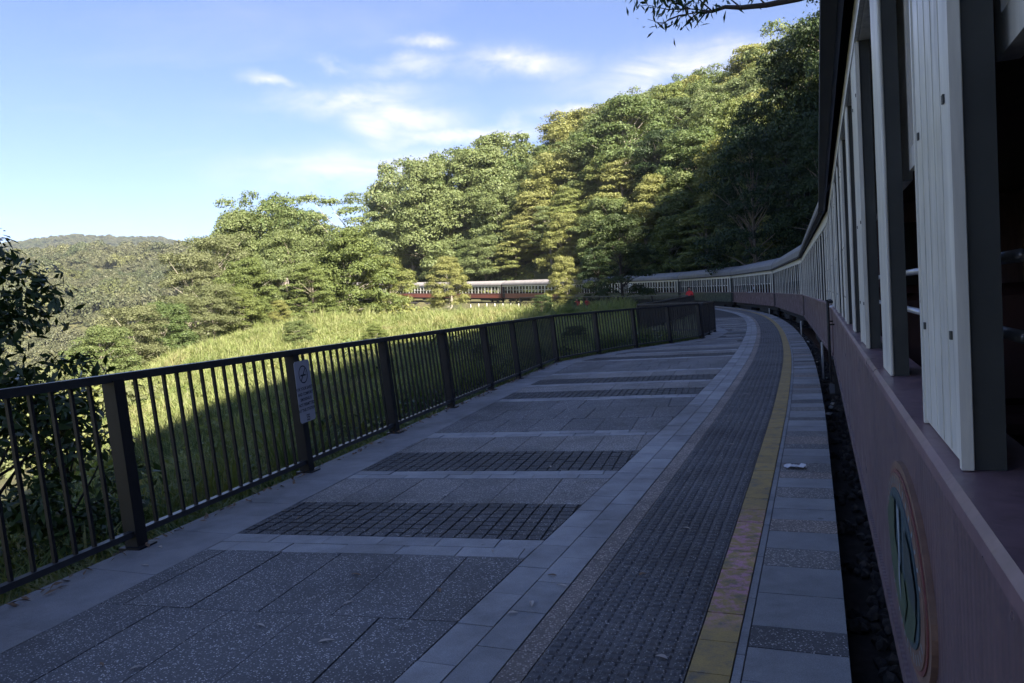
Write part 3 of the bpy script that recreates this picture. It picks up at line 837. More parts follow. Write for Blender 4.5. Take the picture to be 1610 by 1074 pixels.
def carriage_meshes(body, roofm, n_win, key, near=False, x0=.8, pitch=None, pw=(.125, .075)):
    """meshes in local space: x along the car, y=0 the platform side (inside is -y), z from platform level"""
    m = {}; cream = M['cream']; X0 = x0
    b = MB(); b.cbox(0, CL, -.06, 0, ZB, ZS, .006); m['lower_panel'] = b.mesh('lower_panel', body)
    b = MB(); b.box(0.02, CL - .02, -.005, .012, ZB - .03, ZB + .03); m['bottom_trim'] = b.mesh('bottom_trim', body)
    b = MB(); b.cbox(-.0, CL, -.10, .042, ZS, ZS + .038, .009); m['sill'] = b.mesh('sill', M['sillpaint'])
    b = MB(); b.cbox(0, CL, -.07, .006, ZW, ZE, .006); b.box(0, CL, .006, .02, ZW + .0, ZW + .025); m['fascia'] = b.mesh('fascia', cream)
    # roof: flattened arch with gutter lips
    prof = []
    for k in range(15):
        a = math.pi * k / 14; y = -WID / 2 + (WID / 2 + .10) * math.cos(a); z = ZE + .03 + .80 * (max(0., math.sin(a)) ** .7); prof.append((y, z))
    v = []; f = []
    for x in (-.12, CL + .12):
        v += [(x, y, z) for y, z in prof] + [(x, -WID / 2 + (y + WID / 2) * .96, z - .04) for y, z in prof]
    for i in range(14):
        f += [(i, i + 1, 30 + i + 1, 30 + i)[::-1], (15 + i, 15 + i + 1, 45 + i + 1, 45 + i)]
        f += [(i, i + 1, 15 + i + 1, 15 + i), (30 + i, 30 + i + 1, 45 + i + 1, 45 + i)[::-1]]
    f += [(0, 30, 45, 15), (14, 44, 59, 29)]
    m['roof'] = mesh('roof', v, f, roofm, False)
    b = MB(); b.box(-.1, CL + .1, .07, .135, ZE - .015, ZE + .06); m['gutter'] = b.mesh('gutter', M['black'])
    # roof vents
    b = MB()
    for k in range(1, 6):
        xx = CL * k / 6; b.cbox(xx - .2, xx + .2, -WID / 2 - .15, -WID / 2 + .15, ZE + .78, ZE + .92, .04)
    m['roof_vent'] = b.mesh('roof_vent', roofm)
    # ends
    b = MB(); w0, w1 = -.03, .03
    b.box(w0, w1, -WID + .06, -WID / 2 - .42, ZB, 2.35); b.box(w0, w1, -WID / 2 + .42, -.06, ZB, 2.35); b.box(w0, w1, -WID + .06, -.06, 2.35, ZE + .22)
    m['end_wall'] = b.mesh('end_wall', body)
    b = MB(); b.box(.06, CL - .06, -WID + .06, -.1, ZB + .02, ZB + .12); m['floor'] = b.mesh('floor', M['wood'])
    b = MB(); b.box(.06, CL - .06, -WID + .1, -.1, ZE - .02, ZE + .01); m['ceiling'] = b.mesh('ceiling', M['wood'])
    # far side: panel, posts and header in one wall
    b = MB(); b.box(0, CL, -WID, -WID + .06, ZB, ZS); b.box(0, CL, -WID, -WID + .06, ZW, ZE)
    pitch = pitch or (CL - 1.6) / n_win
    for k in range(n_win + 1): b.box(x0 + k * pitch - .09, x0 + k * pitch + .09, -WID + .002, -WID + .058, ZS, ZW)
    b.box(.06, .8, -WID + .002, -WID + .058, ZS, ZW); b.box(CL - .8, CL - .06, -WID + .002, -WID + .058, ZS, ZW)
    m['far_side'] = b.mesh('far_side', M['wood'])
    b = MB(); b.box(.3, CL - .3, -WID + .35, -.3, .1, ZB); b.box(3, 6.5, -.6, -.25, -.12, .1); b.box(10, 13, -.65, -.2, -.1, .1); m['underframe'] = b.mesh('underframe', M['black'])
    b = MB(); b.box(-.22, CL + .22, -WID / 2 - .15, -WID / 2 + .15, .15, .38); m['coupling'] = b.mesh('coupling', M['black'])
    b = MB(); b.box(CL - .02, CL + .44, -WID / 2 - .5, -WID / 2 + .5, .45, 2.55)
    for k in range(4): b.box(CL + .03 + .1 * k, CL + .07 + .1 * k, -WID / 2 - .55, -WID / 2 + .55, .42, 2.6)
    m['gangway'] = b.mesh('gangway', M['black'])
    # bogie
    b = MB(); b.box(-1.3, 1.3, -WID / 2 - .8, -WID / 2 - .7, -.2, .05); b.box(-1.3, 1.3, -WID / 2 + .7, -WID / 2 + .8, -.2, .05); b.box(-.2, .2, -WID / 2 - .8, -WID / 2 + .8, -.15, .1)
    for x in (-.85, .85):
        for y in (-WID / 2 - .6, -WID / 2 + .6):
            pts = [(x, y - .05, -.02), (x, y + .05, -.02)]; b.tube(pts, .37, 20)
    m['bogie'] = b.mesh('bogie', M['black'])
    # posts
    for kind, w in (('wide', pw[0]), ('narrow', pw[1])):
        b = MB(); b.box(-w + .006, w - .006, -.036, .0015, ZS + .0385, ZW - .0005, 1)
        b.cbox(-w, w, .002, .012, ZS + .0385, ZW - .0005, .003)
        if kind == 'wide':
            for q in range(-2, 3): b.box(q * w * .36 - w * .15, q * w * .36 + w * .15, .012, .0165, ZS + .05, ZW - .01)
            b.box(-w - .004, -w + .012, .004, .0185, ZS + .04, ZW - .01); b.box(w - .012, w + .004, .004, .0185, ZS + .04, ZW - .01)
            for q in (-1, 1):
                for zz in (ZS + .22, 1.75, ZW - .2): b.box(q * w * .72 - .006, q * w * .72 + .006, .016, .0195, zz - .006, zz + .006, 1)
        m['post_' + kind] = b.mesh('window_post', [cream, M['reveal']])
    # sash: lower rail at z 1.82, glass above
    win = pitch / 2
    b = MB(); zb = 1.80; x0, x1 = .1, pitch - .1
    b.box(x0, x1, -.085, -.055, zb, zb + .055); b.box(x0, x0 + .04, -.085, -.055, zb + .055, ZW); b.box(x1 - .04, x1, -.085, -.055, zb + .055, ZW)
    m['sash'] = b.mesh('window_sash', cream)
    b = MB(); b.box(x0 + .04, x1 - .04, -.073, -.068, zb + .055, ZW - .002); m['pane'] = b.mesh('pane', M['glass'])
    b = MB()
    for z in (1.40, 1.53): b.tube([(x0 - .05, -.11, z), (x1 + .05, -.11, z)], .011, 8)
    m['safety_bar'] = b.mesh('safety_bar', M['chrome'], True)
    b = MB(); b.cbox(-.3, .3, -.95, 0, .88, .98, .03); b.cbox(-.04, .04, -.95, 0, .98, 1.45, .03); b.box(-.25, .25, -.9, -.05, ZB + .12, .88); m['seat'] = b.mesh('seat', M['seat'])
    m['pitch'] = pitch; m['n'] = n_win; m['x0'] = X0
    return m


def carriage(label, joint_s, m, group, near=False, handrail=False):
    a = S(joint_s - 19.0); b = S(joint_s); t = (b - a) / np.linalg.norm(b - a); rz = math.atan2(t[1], t[0])
    # local +x is along heading, local +y is to the left (platform side)
    z = float(zt(joint_s - 19 / 2)); za, zb_ = float(zt(joint_s - 19)), float(zt(joint_s))
    root = empty('railway_carriage', (a[0] + t[0] * .22, a[1] + t[1] * .22, za), rz)
    root.rotation_euler = (0, -math.atan2(zb_ - za, 19.0), rz)
    tag(root, label, 'train carriage', group)
    for k in ('lower_panel', 'bottom_trim', 'sill', 'fascia', 'roof', 'gutter', 'floor', 'ceiling', 'far_side', 'underframe', 'coupling', 'gangway'):
        link(k, m[k], root)
    for x in (.03, CL - .03): link('end_wall', m['end_wall'], root, None, (x, 0, 0))
    for x in (2.6, CL - 2.6): link('bogie', m['bogie'], root, None, (x, 0, 0))
    n = m['n']; p = m['pitch']
    for k in range(n + 1): link('window_post', m['post_wide' if k % 2 == m.get('phase', 0) else 'post_narrow'], root, None, (m['x0'] + k * p, 0, 0))
    for x in (.17, CL - .17): link('corner_post', m['post_wide'], root, None, (x, 0, 0))
    for k in range(n):
        o = link('window_sash', m['sash'], root, None, (m['x0'] + k * p, 0, 0)); link('pane', m['pane'], o)
        if near: link('safety_bar', m['safety_bar'], root, None, (m['x0'] + k * p, 0, 0))
    for k in range(0, n, 2):
        link('seat', m['seat'], root, None, (m['x0'] + k * p, -.12, 0))
    return root


near_m = carriage_meshes(M['maroon'], M['roof'], 15, 'near', x0=.805, pitch=1.1, pw=(.198, .122)); near_m['phase'] = 0
mar_m = carriage_meshes(M['maroon'], M['roof'], 17, 'maroon')
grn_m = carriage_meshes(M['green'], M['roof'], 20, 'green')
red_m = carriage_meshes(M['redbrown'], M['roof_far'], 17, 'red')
J0 = 12.75
G = 'carriages of the curving passenger train'
c0 = carriage('maroon carriage with cream window posts and oval crest, filling the right edge', J0, near_m, G, True)
c1 = carriage('maroon and cream carriage coupled ahead of the nearest, with hands out of its window', J0 + 19, mar_m, G)
c2 = carriage('maroon and cream carriage third from the near end, at the start of the bend', J0 + 38, mar_m, G)
c3 = carriage('last maroon carriage in shade, coupled behind the first dark green one', J0 + 57, mar_m, G)
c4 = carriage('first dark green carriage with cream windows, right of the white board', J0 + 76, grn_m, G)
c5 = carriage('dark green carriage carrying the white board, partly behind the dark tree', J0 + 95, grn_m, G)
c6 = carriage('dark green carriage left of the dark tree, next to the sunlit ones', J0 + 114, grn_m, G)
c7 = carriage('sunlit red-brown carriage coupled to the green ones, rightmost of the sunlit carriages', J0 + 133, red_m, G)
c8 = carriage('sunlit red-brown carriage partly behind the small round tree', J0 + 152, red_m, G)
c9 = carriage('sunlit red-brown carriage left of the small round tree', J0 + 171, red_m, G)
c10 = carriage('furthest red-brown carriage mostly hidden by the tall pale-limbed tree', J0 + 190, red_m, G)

# oval crest on the near carriage: x measured from the joint backwards
def crest():
    xc = CL - .22 - (J0 - 2.34) + .22; zc = .80
    root = c0
    def disc(name, rx, rz, y, mat, n=48, dx=0, dz=0, f0=None, thick=.006):
        v = []; 
        for yy in (y - thick, y):
            for i in range(n):
                a = 2 * math.pi * i / n; k = 1 if f0 is None else f0(a)
                v.append((xc + dx + rx * k * math.cos(a), yy, zc + dz + rz * k * math.sin(a)))
        f = [tuple(range(n)), tuple(range(2 * n - 1, n - 1, -1))] + [(i, n + i, n + (i + 1) % n, (i + 1) % n) for i in range(n)]
        return mesh(name, v, [q[::-1] for q in f], mat)
    gold = plain('crest_tan', (.20, .12, .085), .5, 0, .5, 14); red = plain('crest_red', (.17, .055, .05), .5, 0, .3, 14)
    blue = plain('crest_blue', (.04, .075, .09), .5, 0, .4, 18); teal = plain('crest_green', (.05, .085, .045), .5, 0, .5, 20); dk = plain('crest_dark', (.03, .05, .05), .5, 0, .4, 20)
    wh = plain('crest_white', (.26, .32, .36), .5, 0, .2, 20)
    e = link('crest', disc('crest', .47, .232, .012, gold, thick=.012), root); tag(e, 'oval painted crest of a waterfall in a green gorge with tan and red rim')
    link('crest_rim', disc('crest_rim', .44, .212, .0155, red, thick=.003), e)
    link('crest_band', disc('crest_band', .425, .202, .0185, gold, thick=.003), e)
    link('crest_sky', disc('crest_sky', .36, .165, .0215, blue, thick=.003), e)
    b = MB(); y = .0245
    def flat(pts, mi, yy): b.add([(xc + x, yy, zc + z) for x, z in pts], [tuple(range(len(pts)))], mi)
    flat([(.33, -.02), (.26, -.09), (.1, -.145), (-.1, -.155), (-.26, -.10), (-.33, -.02), (-.2, .03), (-.08, -.03), (.05, -.02), (.17, .04)][::-1], 0, y)
    flat([(-.33, -.01), (-.34, .04), (-.24, .105), (-.12, .12), (-.1, .02), (-.2, -.02)][::-1], 1, y + .001)
    flat([(.33, 0), (.34, .04), (.22, .11), (.1, .13), (.13, .02), (.2, -.01)][::-1], 0, y + .001)
    flat([(-.03, .135), (.03, .135), (.012, .03), (.035, -.06), (-.012, -.11), (-.004, -.02), (-.02, .04)][::-1], 2, y + .002)
    flat([(-.17, -.05), (-.1, .01), (-.02, -.1), (-.08, -.13)][::-1], 0, y + .003)
    link('crest_scene', b.mesh('crest_scene', [teal, dk, wh]), e)
    b = MB()
    flat2 = lambda pts, yy: b.add([(xc + x, yy, zc + z) for x, z in pts], [tuple(range(len(pts)))[::-1]])
    for a0 in np.linspace(200, 340, 15):      # short strokes of worn lettering round the lower band, and upper
        for sgn in (1, -1):
            a = R(a0 if sgn > 0 else a0 - 180); ca, sa = math.cos(a), math.sin(a)
            p = lambda r, da: ((.36 + .055 * r) * math.cos(a + da), (.168 + .03 * r) * math.sin(a + da))
            flat2([p(.25, -.02), p(.25, .02), p(.9, .02), p(.9, -.02)], .0195)
    link('crest_strokes', b.mesh('crest_strokes', wh), e)


crest()
# handrails by the door of the near carriage, steps
def handrails():
    for xx in (CL - .35, CL - 1.35):
        b = MB(); b.tube([(xx, .0, 1.30), (xx, .07, 1.30), (xx, .07, .2), (xx, .0, .2)], .014, 8); b.tube([(xx, .07, .98), (xx + .0, .0, .98)], .012, 6)
        link('handrail', b.mesh('handrail', M['black'], True), c0)
    b = MB(); b.box(CL - 1.5, CL - .25, -.02, .06, 1.27, 1.3); link('rail_bracket', b.mesh('rail_bracket', M['black']), c0)
    b = MB(); b.box(CL - 1.4, CL - .3, -.3, .09, .02, .05); b.box(CL - 1.4, CL - .3, -.3, .02, .26, .29)
    for x in (CL - 1.38, CL - .33): b.box(x - .02, x + .02, -.05, .03, .02, .42)
    link('step', b.mesh('step', M['black']), c0)
    b = MB(); b.box(CL - .75, CL - .3, .001, .016, ZB + .05, ZE - .24); link('door_dark_plate', b.mesh('door_dark_plate', M['black']), c1)  # black plate in place of the dark recess at this car's end door


handrails()
for c in (c2, c3, c4, c5, c6, c7, c8, c9):
    b = MB(); b.box(CL - .85, CL - .1, .014, .0245, ZB + .04, ZE - .22); link('doorway_dark_plate', b.mesh('doorway_dark_plate', M['black']), c)  # flat black plate stands in for the darkness of the door recess
b = MB(); b.box(CL - 3.9, CL - 2.9, .03, .05, 1.55, 2.35); link('notice_board', b.mesh('notice_board', M['white']), c5)

# ------------------------------------------------------------------ plants: builders
def leaf_quads(P, Nn, size, aspect, jitter=.3, droop=0.):
    """kite shaped leaves at P facing Nn"""
    n = len(P); t = rng.normal(size=(n, 3)); t[:, 2] -= droop
    t -= (t * Nn).sum(1)[:, None] * Nn; t /= np.linalg.norm(t, axis=1)[:, None] + 1e-9
    bt = np.cross(Nn, t); L = size * (1 + jitter * rng.normal(size=n)).clip(.45, 1.8); W = L * aspect
    V = np.empty((n, 4, 3))
    V[:, 0] = P - t * (L * .5)[:, None]; V[:, 2] = P + t * (L * .5)[:, None]
    m_ = P + t * (L * .06)[:, None] + Nn * (L * .07)[:, None]
    V[:, 1] = m_ + bt * (W * .5)[:, None]; V[:, 3] = m_ - bt * (W * .5)[:, None]
    return V


def tree_meshes(seed, h, cw, base, nclump, per, leaf, mat, bark, aspect=.55, flat=.55, shape='dome', clump=None, openness=.0, trunk=.28):
    """trunk mesh + crown mesh; h height, cw crown radius, base height where the crown starts"""
    r_ = np.random.default_rng(seed); rd = random.Random(seed)
    C = []
    cr = clump or cw * .34
    tries = 0
    while len(C) < nclump and tries < 4000:
        tries += 1
        a = rd.uniform(0, 2 * math.pi); u = rd.random()
        if shape == 'dome':
            zz = rd.random() ** .75; rad = math.sqrt(max(0, 1 - (zz * .98) ** 2.2)) * (rd.uniform(.35, 1) ** .6)
        elif shape == 'layer':
            lv = rd.randint(0, 7) / 7; zz = max(.0, lv + rd.uniform(-.07, .07)); rad = (1 - .75 * zz ** 1.4) * math.sqrt(rd.uniform(.1, 1))
        elif shape == 'cone':
            zz = rd.random() ** 1.2; rad = (1 - .8 * zz) * rd.uniform(.5, 1) ** .5
        else:      # 'gum': scattered heads at limb ends
            zz = rd.uniform(.15, 1); rad = (.5 + .6 * math.sin(min(zz, .8) * math.pi)) * rd.uniform(.25, 1)
        lump = 1 + .28 * math.sin(3 * a + seed) * math.sin(2.3 * zz * 3 + seed * .7)
        p = Vector((cw * rad * lump * math.cos(a), cw * rad * lump * math.sin(a), base + (h - base - cr * .4) * zz))
        if all((p - q[0]).length > cr * .62 for q in C): C.append((p, cr * rd.uniform(.65, 1.2)))
    Ps = []; Ns = []
    for p, c in C:
        k = int(per * (c / cr) ** 2)
        d = r_.normal(size=(k, 3)); d /= np.linalg.norm(d, axis=1)[:, None]
        d[:, 2] = np.where(d[:, 2] < -.35, -d[:, 2] * .7, d[:, 2])
        rad = c * (r_.uniform(.55, 1.12, k) ** .7) * (1 + .3 * np.sin(d[:, 0] * 5 + p.x) * np.cos(d[:, 1] * 4 + p.y * 2))
        q = np.array(p) + d * rad[:, None] * np.array([1, 1, flat])
        nn = d * 1.0 + np.array([0, 0, .22]) + r_.normal(size=(k, 3)) * .5; nn /= np.linalg.norm(nn, axis=1)[:, None]
        Ps.append(q); Ns.append(nn)
    V = leaf_quads(np.vstack(Ps), np.vstack(Ns), leaf, aspect, .3, .3)
    crown = quads_mesh('crown', V, mat)
    # limbs
    b = MB(); bend = Vector((rd.uniform(-.06, .06) * h, rd.uniform(-.06, .06) * h, 0)); tr = trunk * h / 15
    top = base + (h - base) * .62
    stem = [Vector((0, 0, -.6)), Vector((0, 0, 0)), bend * .3 + Vector((0, 0, base * .5)), bend * .7 + Vector((0, 0, base)), bend + Vector((0, 0, top))]
    b.tube(stem, [tr * 1.35, tr * 1.1, tr * .85, tr * .7, tr * .25], 7)
    for p, c in C:
        if rd.random() < .45: continue
        zj = base * .6 + (p.z - base * .6) * rd.uniform(.4, .75); zj = min(zj, top)
        k = (zj - 0) / top; j = bend * k + Vector((0, 0, zj))
        mid = j.lerp(p, .55) + Vector((rd.uniform(-.3, .3), rd.uniform(-.3, .3), rd.uniform(-.1, .5))) * (cw * .12)
        b.tube([j, mid, p], [tr * .28, tr * .17, tr * .05], 4, cap=False)
    return b.mesh('trunk', bark, True), crown


PROTO = {}
def proto(key, *a, **k): PROTO[key] = tree_meshes(*a, **k)
gum, bri, drk, tan_ = M['leaf_gum'], M['leaf_bright'], M['leaf_dark'], M['leaf_tan']
proto('gum1', 1, 15, 5.2, 2.6, 80, 560, 0.259, gum, M['bark_pale'], shape='dome', clump=1.45, flat=.75)
proto('gum2', 2, 15, 4.6, 2.6, 70, 525, 0.244, gum, M['bark'], shape='gum', clump=1.4, flat=.75)
proto('gum3', 3, 15, 5.6, 1.8, 90, 560, 0.266, gum, M['bark'], shape='dome', clump=1.5, flat=.8)
proto('gum4', 4, 15, 4.2, 1.8, 66, 525, 0.237, tan_, M['bark_pale'], shape='gum', clump=1.3, flat=.75)
proto('bright1', 5, 15, 5.0, 1.2, 84, 542, 0.259, bri, M['bark_pale'], shape='dome', clump=1.4, flat=.75)
proto('layer1', 6, 15, 6.2, 2.6, 80, 385, 0.266, bri, M['bark'], shape='layer', clump=1.5, flat=.4)
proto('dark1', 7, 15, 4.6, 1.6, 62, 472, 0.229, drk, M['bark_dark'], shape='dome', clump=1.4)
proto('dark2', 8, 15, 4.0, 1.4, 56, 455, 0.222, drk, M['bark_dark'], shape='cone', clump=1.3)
proto('gum5', 9, 15, 4.8, 4.6, 40, 402, 0.229, gum, M['bark_pale'], shape='gum', clump=1.35, flat=.45)
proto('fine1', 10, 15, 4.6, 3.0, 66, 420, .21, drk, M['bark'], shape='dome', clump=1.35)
proto('fine2', 11, 15, 4.4, 3.5, 56, 430, .20, gum, M['bark_pale'], shape='gum', clump=1.3)
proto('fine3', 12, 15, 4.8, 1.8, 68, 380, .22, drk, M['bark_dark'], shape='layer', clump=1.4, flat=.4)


def tree(key, x, y, h, label, group=None, name='tree', wide=1., z=None, cat='tree', rz=None):
    root = empty(name, (x, y, (H1(x, y) if z is None else z) - .15), random.uniform(0, 6.28) if rz is None else rz)
    s = h / 15; root.scale = (s * wide, s * wide, s)
    tr, cr = PROTO[key]; link('trunk', tr, root); link('crown', cr, root)
    tag(root, label, cat, group); return root


def atree(px, dist, key, h, label, wide=1., z=None, **k):
    x, y = at(px, dist); return tree(key, x, y, h, label, None, wide=wide, z=z, **k)


# prominent single trees
atree(553, 106, 'gum5', 17.5, 'tall open tree with pale bare limbs, highest in the left clump', 1.05)
atree(562, 100, 'bright1', 12, 'broad bright green tree at the meadow edge below the pale-limbed tree', 1.25)
atree(505, 108, 'gum1', 13.5, 'olive tree left of the pale-limbed tree, its crown half hidden', 1.1)
atree(432, 118, 'gum2', 19, 'dark ragged-topped tree, leftmost of the tall trees on the skyline', 1.0)
atree(395, 114, 'gum3', 16, 'dark olive tree stepping down left of the ragged-topped tree', 1.0)
atree(475, 122, 'gum1', 17.5, 'grey-green tree with rounded top between ragged-topped and pale-limbed trees', 1.0)
atree(352, 108, 'gum4', 13, 'low tan-grey tree at the left foot of the tall clump', 1.15)
atree(310, 100, 'gum4', 10.5, 'small greyish tree at the left end of the clump above the gorge', 1.2)
atree(612, 104, 'bright1', 8.5, 'low bright tree with branches over the end of the meadow', 1.3)
atree(492, 96, 'layer1', 7.5, 'small bright layered tree beside the lookout', 1.2)
atree(395, 94, 'bright1', 8.5, 'yellow-green bushy tree below and left of the lookout', 1.2)
atree(710, 137, 'bright1', 9.5, 'small round bright green tree standing in front of the sunlit carriages', 1.15)
atree(893, 112, 'bright1', 7.2, 'small yellow-green tree in front of the shaded carriages, left of the dark tree', 1.0)
atree(985, 80, 'dark1', 10, 'dark dense rounded tree standing in front of the green carriages', 1.15)
atree(945, 92, 'dark1', 7.5, 'smaller dark tree just left of the dense rounded tree', 1.0)
atree(655, 178, 'gum1', 30, 'huge spreading tree at the left end of the wooded hill', 1.0)
atree(628, 186, 'gum2', 25, 'tall thin-crowned tree leaning out at the left end of the hill', .8)
atree(695, 170, 'gum3', 27, 'large tree second from the left end of the wooded hill', 1.0)
atree(735, 176, 'gum1', 27, 'large olive tree third from the left end of the wooded hill', 1.1)
atree(772, 170, 'gum3', 25, 'broad grey-green tree filling the hill edge right of the large olive tree', 1.1)
atree(812, 178, 'gum1', 25, 'rounded olive tree on the hill edge left of the pale layered tree', 1.15)
atree(850, 152, 'layer1', 14, 'pale green layered tree just above the sunlit carriage roofs', 1.25)
atree(905, 146, 'layer1', 12, 'smaller pale layered tree above the green carriages', 1.2)
atree(770, 165, 'gum5', 16, 'tree with bare pale forked trunk above the sunlit carriages', 1.1)
atree(1190, 74, 'fine1', 17, 'tall thin tree with pale trunk on the dark slope', .8)
atree(1180, 118, 'bright1', 20, 'tall yellowish tree rising above the ridge at the skyline gap', .7)

atree(418, 98, 'gum1', 8.6, 'olive tree standing close left of the lookout', 1.1)
atree(440, 94, 'bright1', 3.4, 'low bright tree directly below the lookout', 1.5)
atree(462, 104, 'gum3', 12, 'grey-green tree rising behind the lookout', 1.0)
atree(380, 88, 'bright1', 5.5, 'small bright tree at the rim of the meadow, left of the lookout', 1.4)
atree(340, 84, 'gum4', 6.5, 'small tan tree at the rim of the meadow', 1.4)
atree(300, 78, 'gum4', 6.0, 'small tan-leaved tree at the rim of the gorge, further left', 1.4)
atree(262, 72, 'gum1', 6.0, 'small olive tree on the flank of the gorge', 1.3)
atree(215, 66, 'gum4', 6.0, 'greyish tree on the flank of the gorge with pale stem', 1.3)
atree(165, 60, 'gum1', 5.0, 'leftmost small olive tree on the flank of the gorge', 1.3)

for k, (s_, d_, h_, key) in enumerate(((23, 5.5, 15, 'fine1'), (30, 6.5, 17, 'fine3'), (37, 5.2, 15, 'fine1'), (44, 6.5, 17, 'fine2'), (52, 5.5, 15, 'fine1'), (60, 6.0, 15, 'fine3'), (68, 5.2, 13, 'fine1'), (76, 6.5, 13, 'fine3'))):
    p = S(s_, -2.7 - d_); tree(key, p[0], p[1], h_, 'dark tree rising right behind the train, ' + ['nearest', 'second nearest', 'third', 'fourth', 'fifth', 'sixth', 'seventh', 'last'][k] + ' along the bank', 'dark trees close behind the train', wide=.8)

for (s_, d_, h_, key, lb) in ((78, 12, 25, 'fine1', 'very tall dark tree beside the roof of the near carriage at the skyline'), (83, 8, 22, 'fine3', 'tall dark layered tree just left of the near carriage roof'), (88, 12.5, 23, 'fine2', 'tall slender olive tree third from the near carriage roof'),
                              (93, 9, 19, 'fine1', 'tall dark tree fourth from the near carriage roof'), (99, 13, 19, 'gum5', 'tall pale-limbed tree on the dark slope above the first green carriage'), (86, 18, 24, 'gum1', 'tall olive tree with lit top near the carriage roof')):
    p = S(s_, -2.7 - d_); tree(key, p[0], p[1], h_, lb, None, wide=.78)

# wooded hill: canopy trees one by one
LOOK = dict(gum1='pale-barked olive', gum2='ragged olive', gum3='broad grey-green', gum4='tan-leaved', bright1='bright green', layer1='layered light green', dark1='dense dark green', dark2='narrow dark',
            gum5='open pale-limbed', fine1='fine-leaved dark', fine2='slender olive', fine3='layered dark')
CARS = ['nearest maroon', 'second maroon', 'third maroon', 'fourth maroon', 'first green', 'second green', 'third green', 'first sunlit', 'second sunlit', 'third sunlit', 'furthest']


def hill_trees():
    placed = []; seen = {}
    GR = dict(lit='trees on the sunlit hillside', shade='trees on the shaded hillside', near='trees on the bank beside the train', behind='trees on the bank beside the train')
    def ok(x, y, r): return all((x - a) ** 2 + (y - b) ** 2 > r * r for a, b in placed)
    for s_lo, s_hi, d_lo, d_hi, num, hmin, hmax, gapm, zone in ((66, 112, 5.5, 70, 80, 10, 16, 5.8, 'hill'), (112, 176, 5.5, 74, 110, 13, 21, 6.2, 'hill'), (176, 236, 5, 40, 24, 11, 17, 5.6, 'lit'), (18, 66, 6.5, 50, 56, 11, 18, 5.2, 'near'), (-75, 18, 7.5, 50, 90, 13, 17, 5.4, 'behind')):
        n = 0; tries = 0
        while n < num and tries < 3000:
            tries += 1; s = random.uniform(s_lo, s_hi); d = random.uniform(d_lo ** .8, d_hi ** .8) ** 1.25
            p = S(s, -2.7 - d); sx, dd = sd_of(p[None])
            if abs(dd[0] + 2.7 + d) > 2.5: continue
            if not ok(p[0], p[1], gapm): continue
            h = random.uniform(hmin, hmax) * (.62 if d < 9 else .85 if d < 14 else 1)
            bear = math.degrees(math.atan2(p[0], p[1]))
            zn = ('lit' if bear < 9.5 else 'shade') if zone == 'hill' else zone
            if zone == 'near': key = random.choice(('fine1', 'fine2', 'fine3', 'dark1', 'fine1'))
            elif zone == 'behind': key = random.choice(('dark1', 'gum1', 'gum3', 'dark2'))
            elif zn == 'shade': key = random.choice(('gum1', 'gum3', 'dark1', 'bright1', 'gum2', 'layer1', 'gum3', 'gum5'))
            else: key = random.choice(('gum1', 'gum2', 'gum3', 'gum3', 'gum1', 'gum4', 'bright1', 'gum5', 'layer1'))
            rowt = 'at the foot of the bank' if d < 14 else 'low on the slope' if d < 26 else 'half way up the slope' if d < 40 else 'high on the slope' if d < 54 else 'on the ridge'
            ci = int(np.clip((s - J0) // 19 + 1, 0, 10))
            sz = 'tall ' if h > 16 else 'low ' if h < 10 else ''
            if zone == 'behind': lb = 'leafy tree on the wooded bank shading the platform'
            else: lb = f"{sz}{LOOK[key]} tree {rowt} behind the {CARS[ci]} carriage"
            if zone != 'behind':
                if lb in seen: continue
                seen[lb] = 1
            tree(key, p[0], p[1], h, lb, GR[zn], wide=random.uniform(1.15, 1.5) if zn == 'lit' else random.uniform(1.0, 1.35)); placed.append((p[0], p[1])); n += 1


hill_trees()


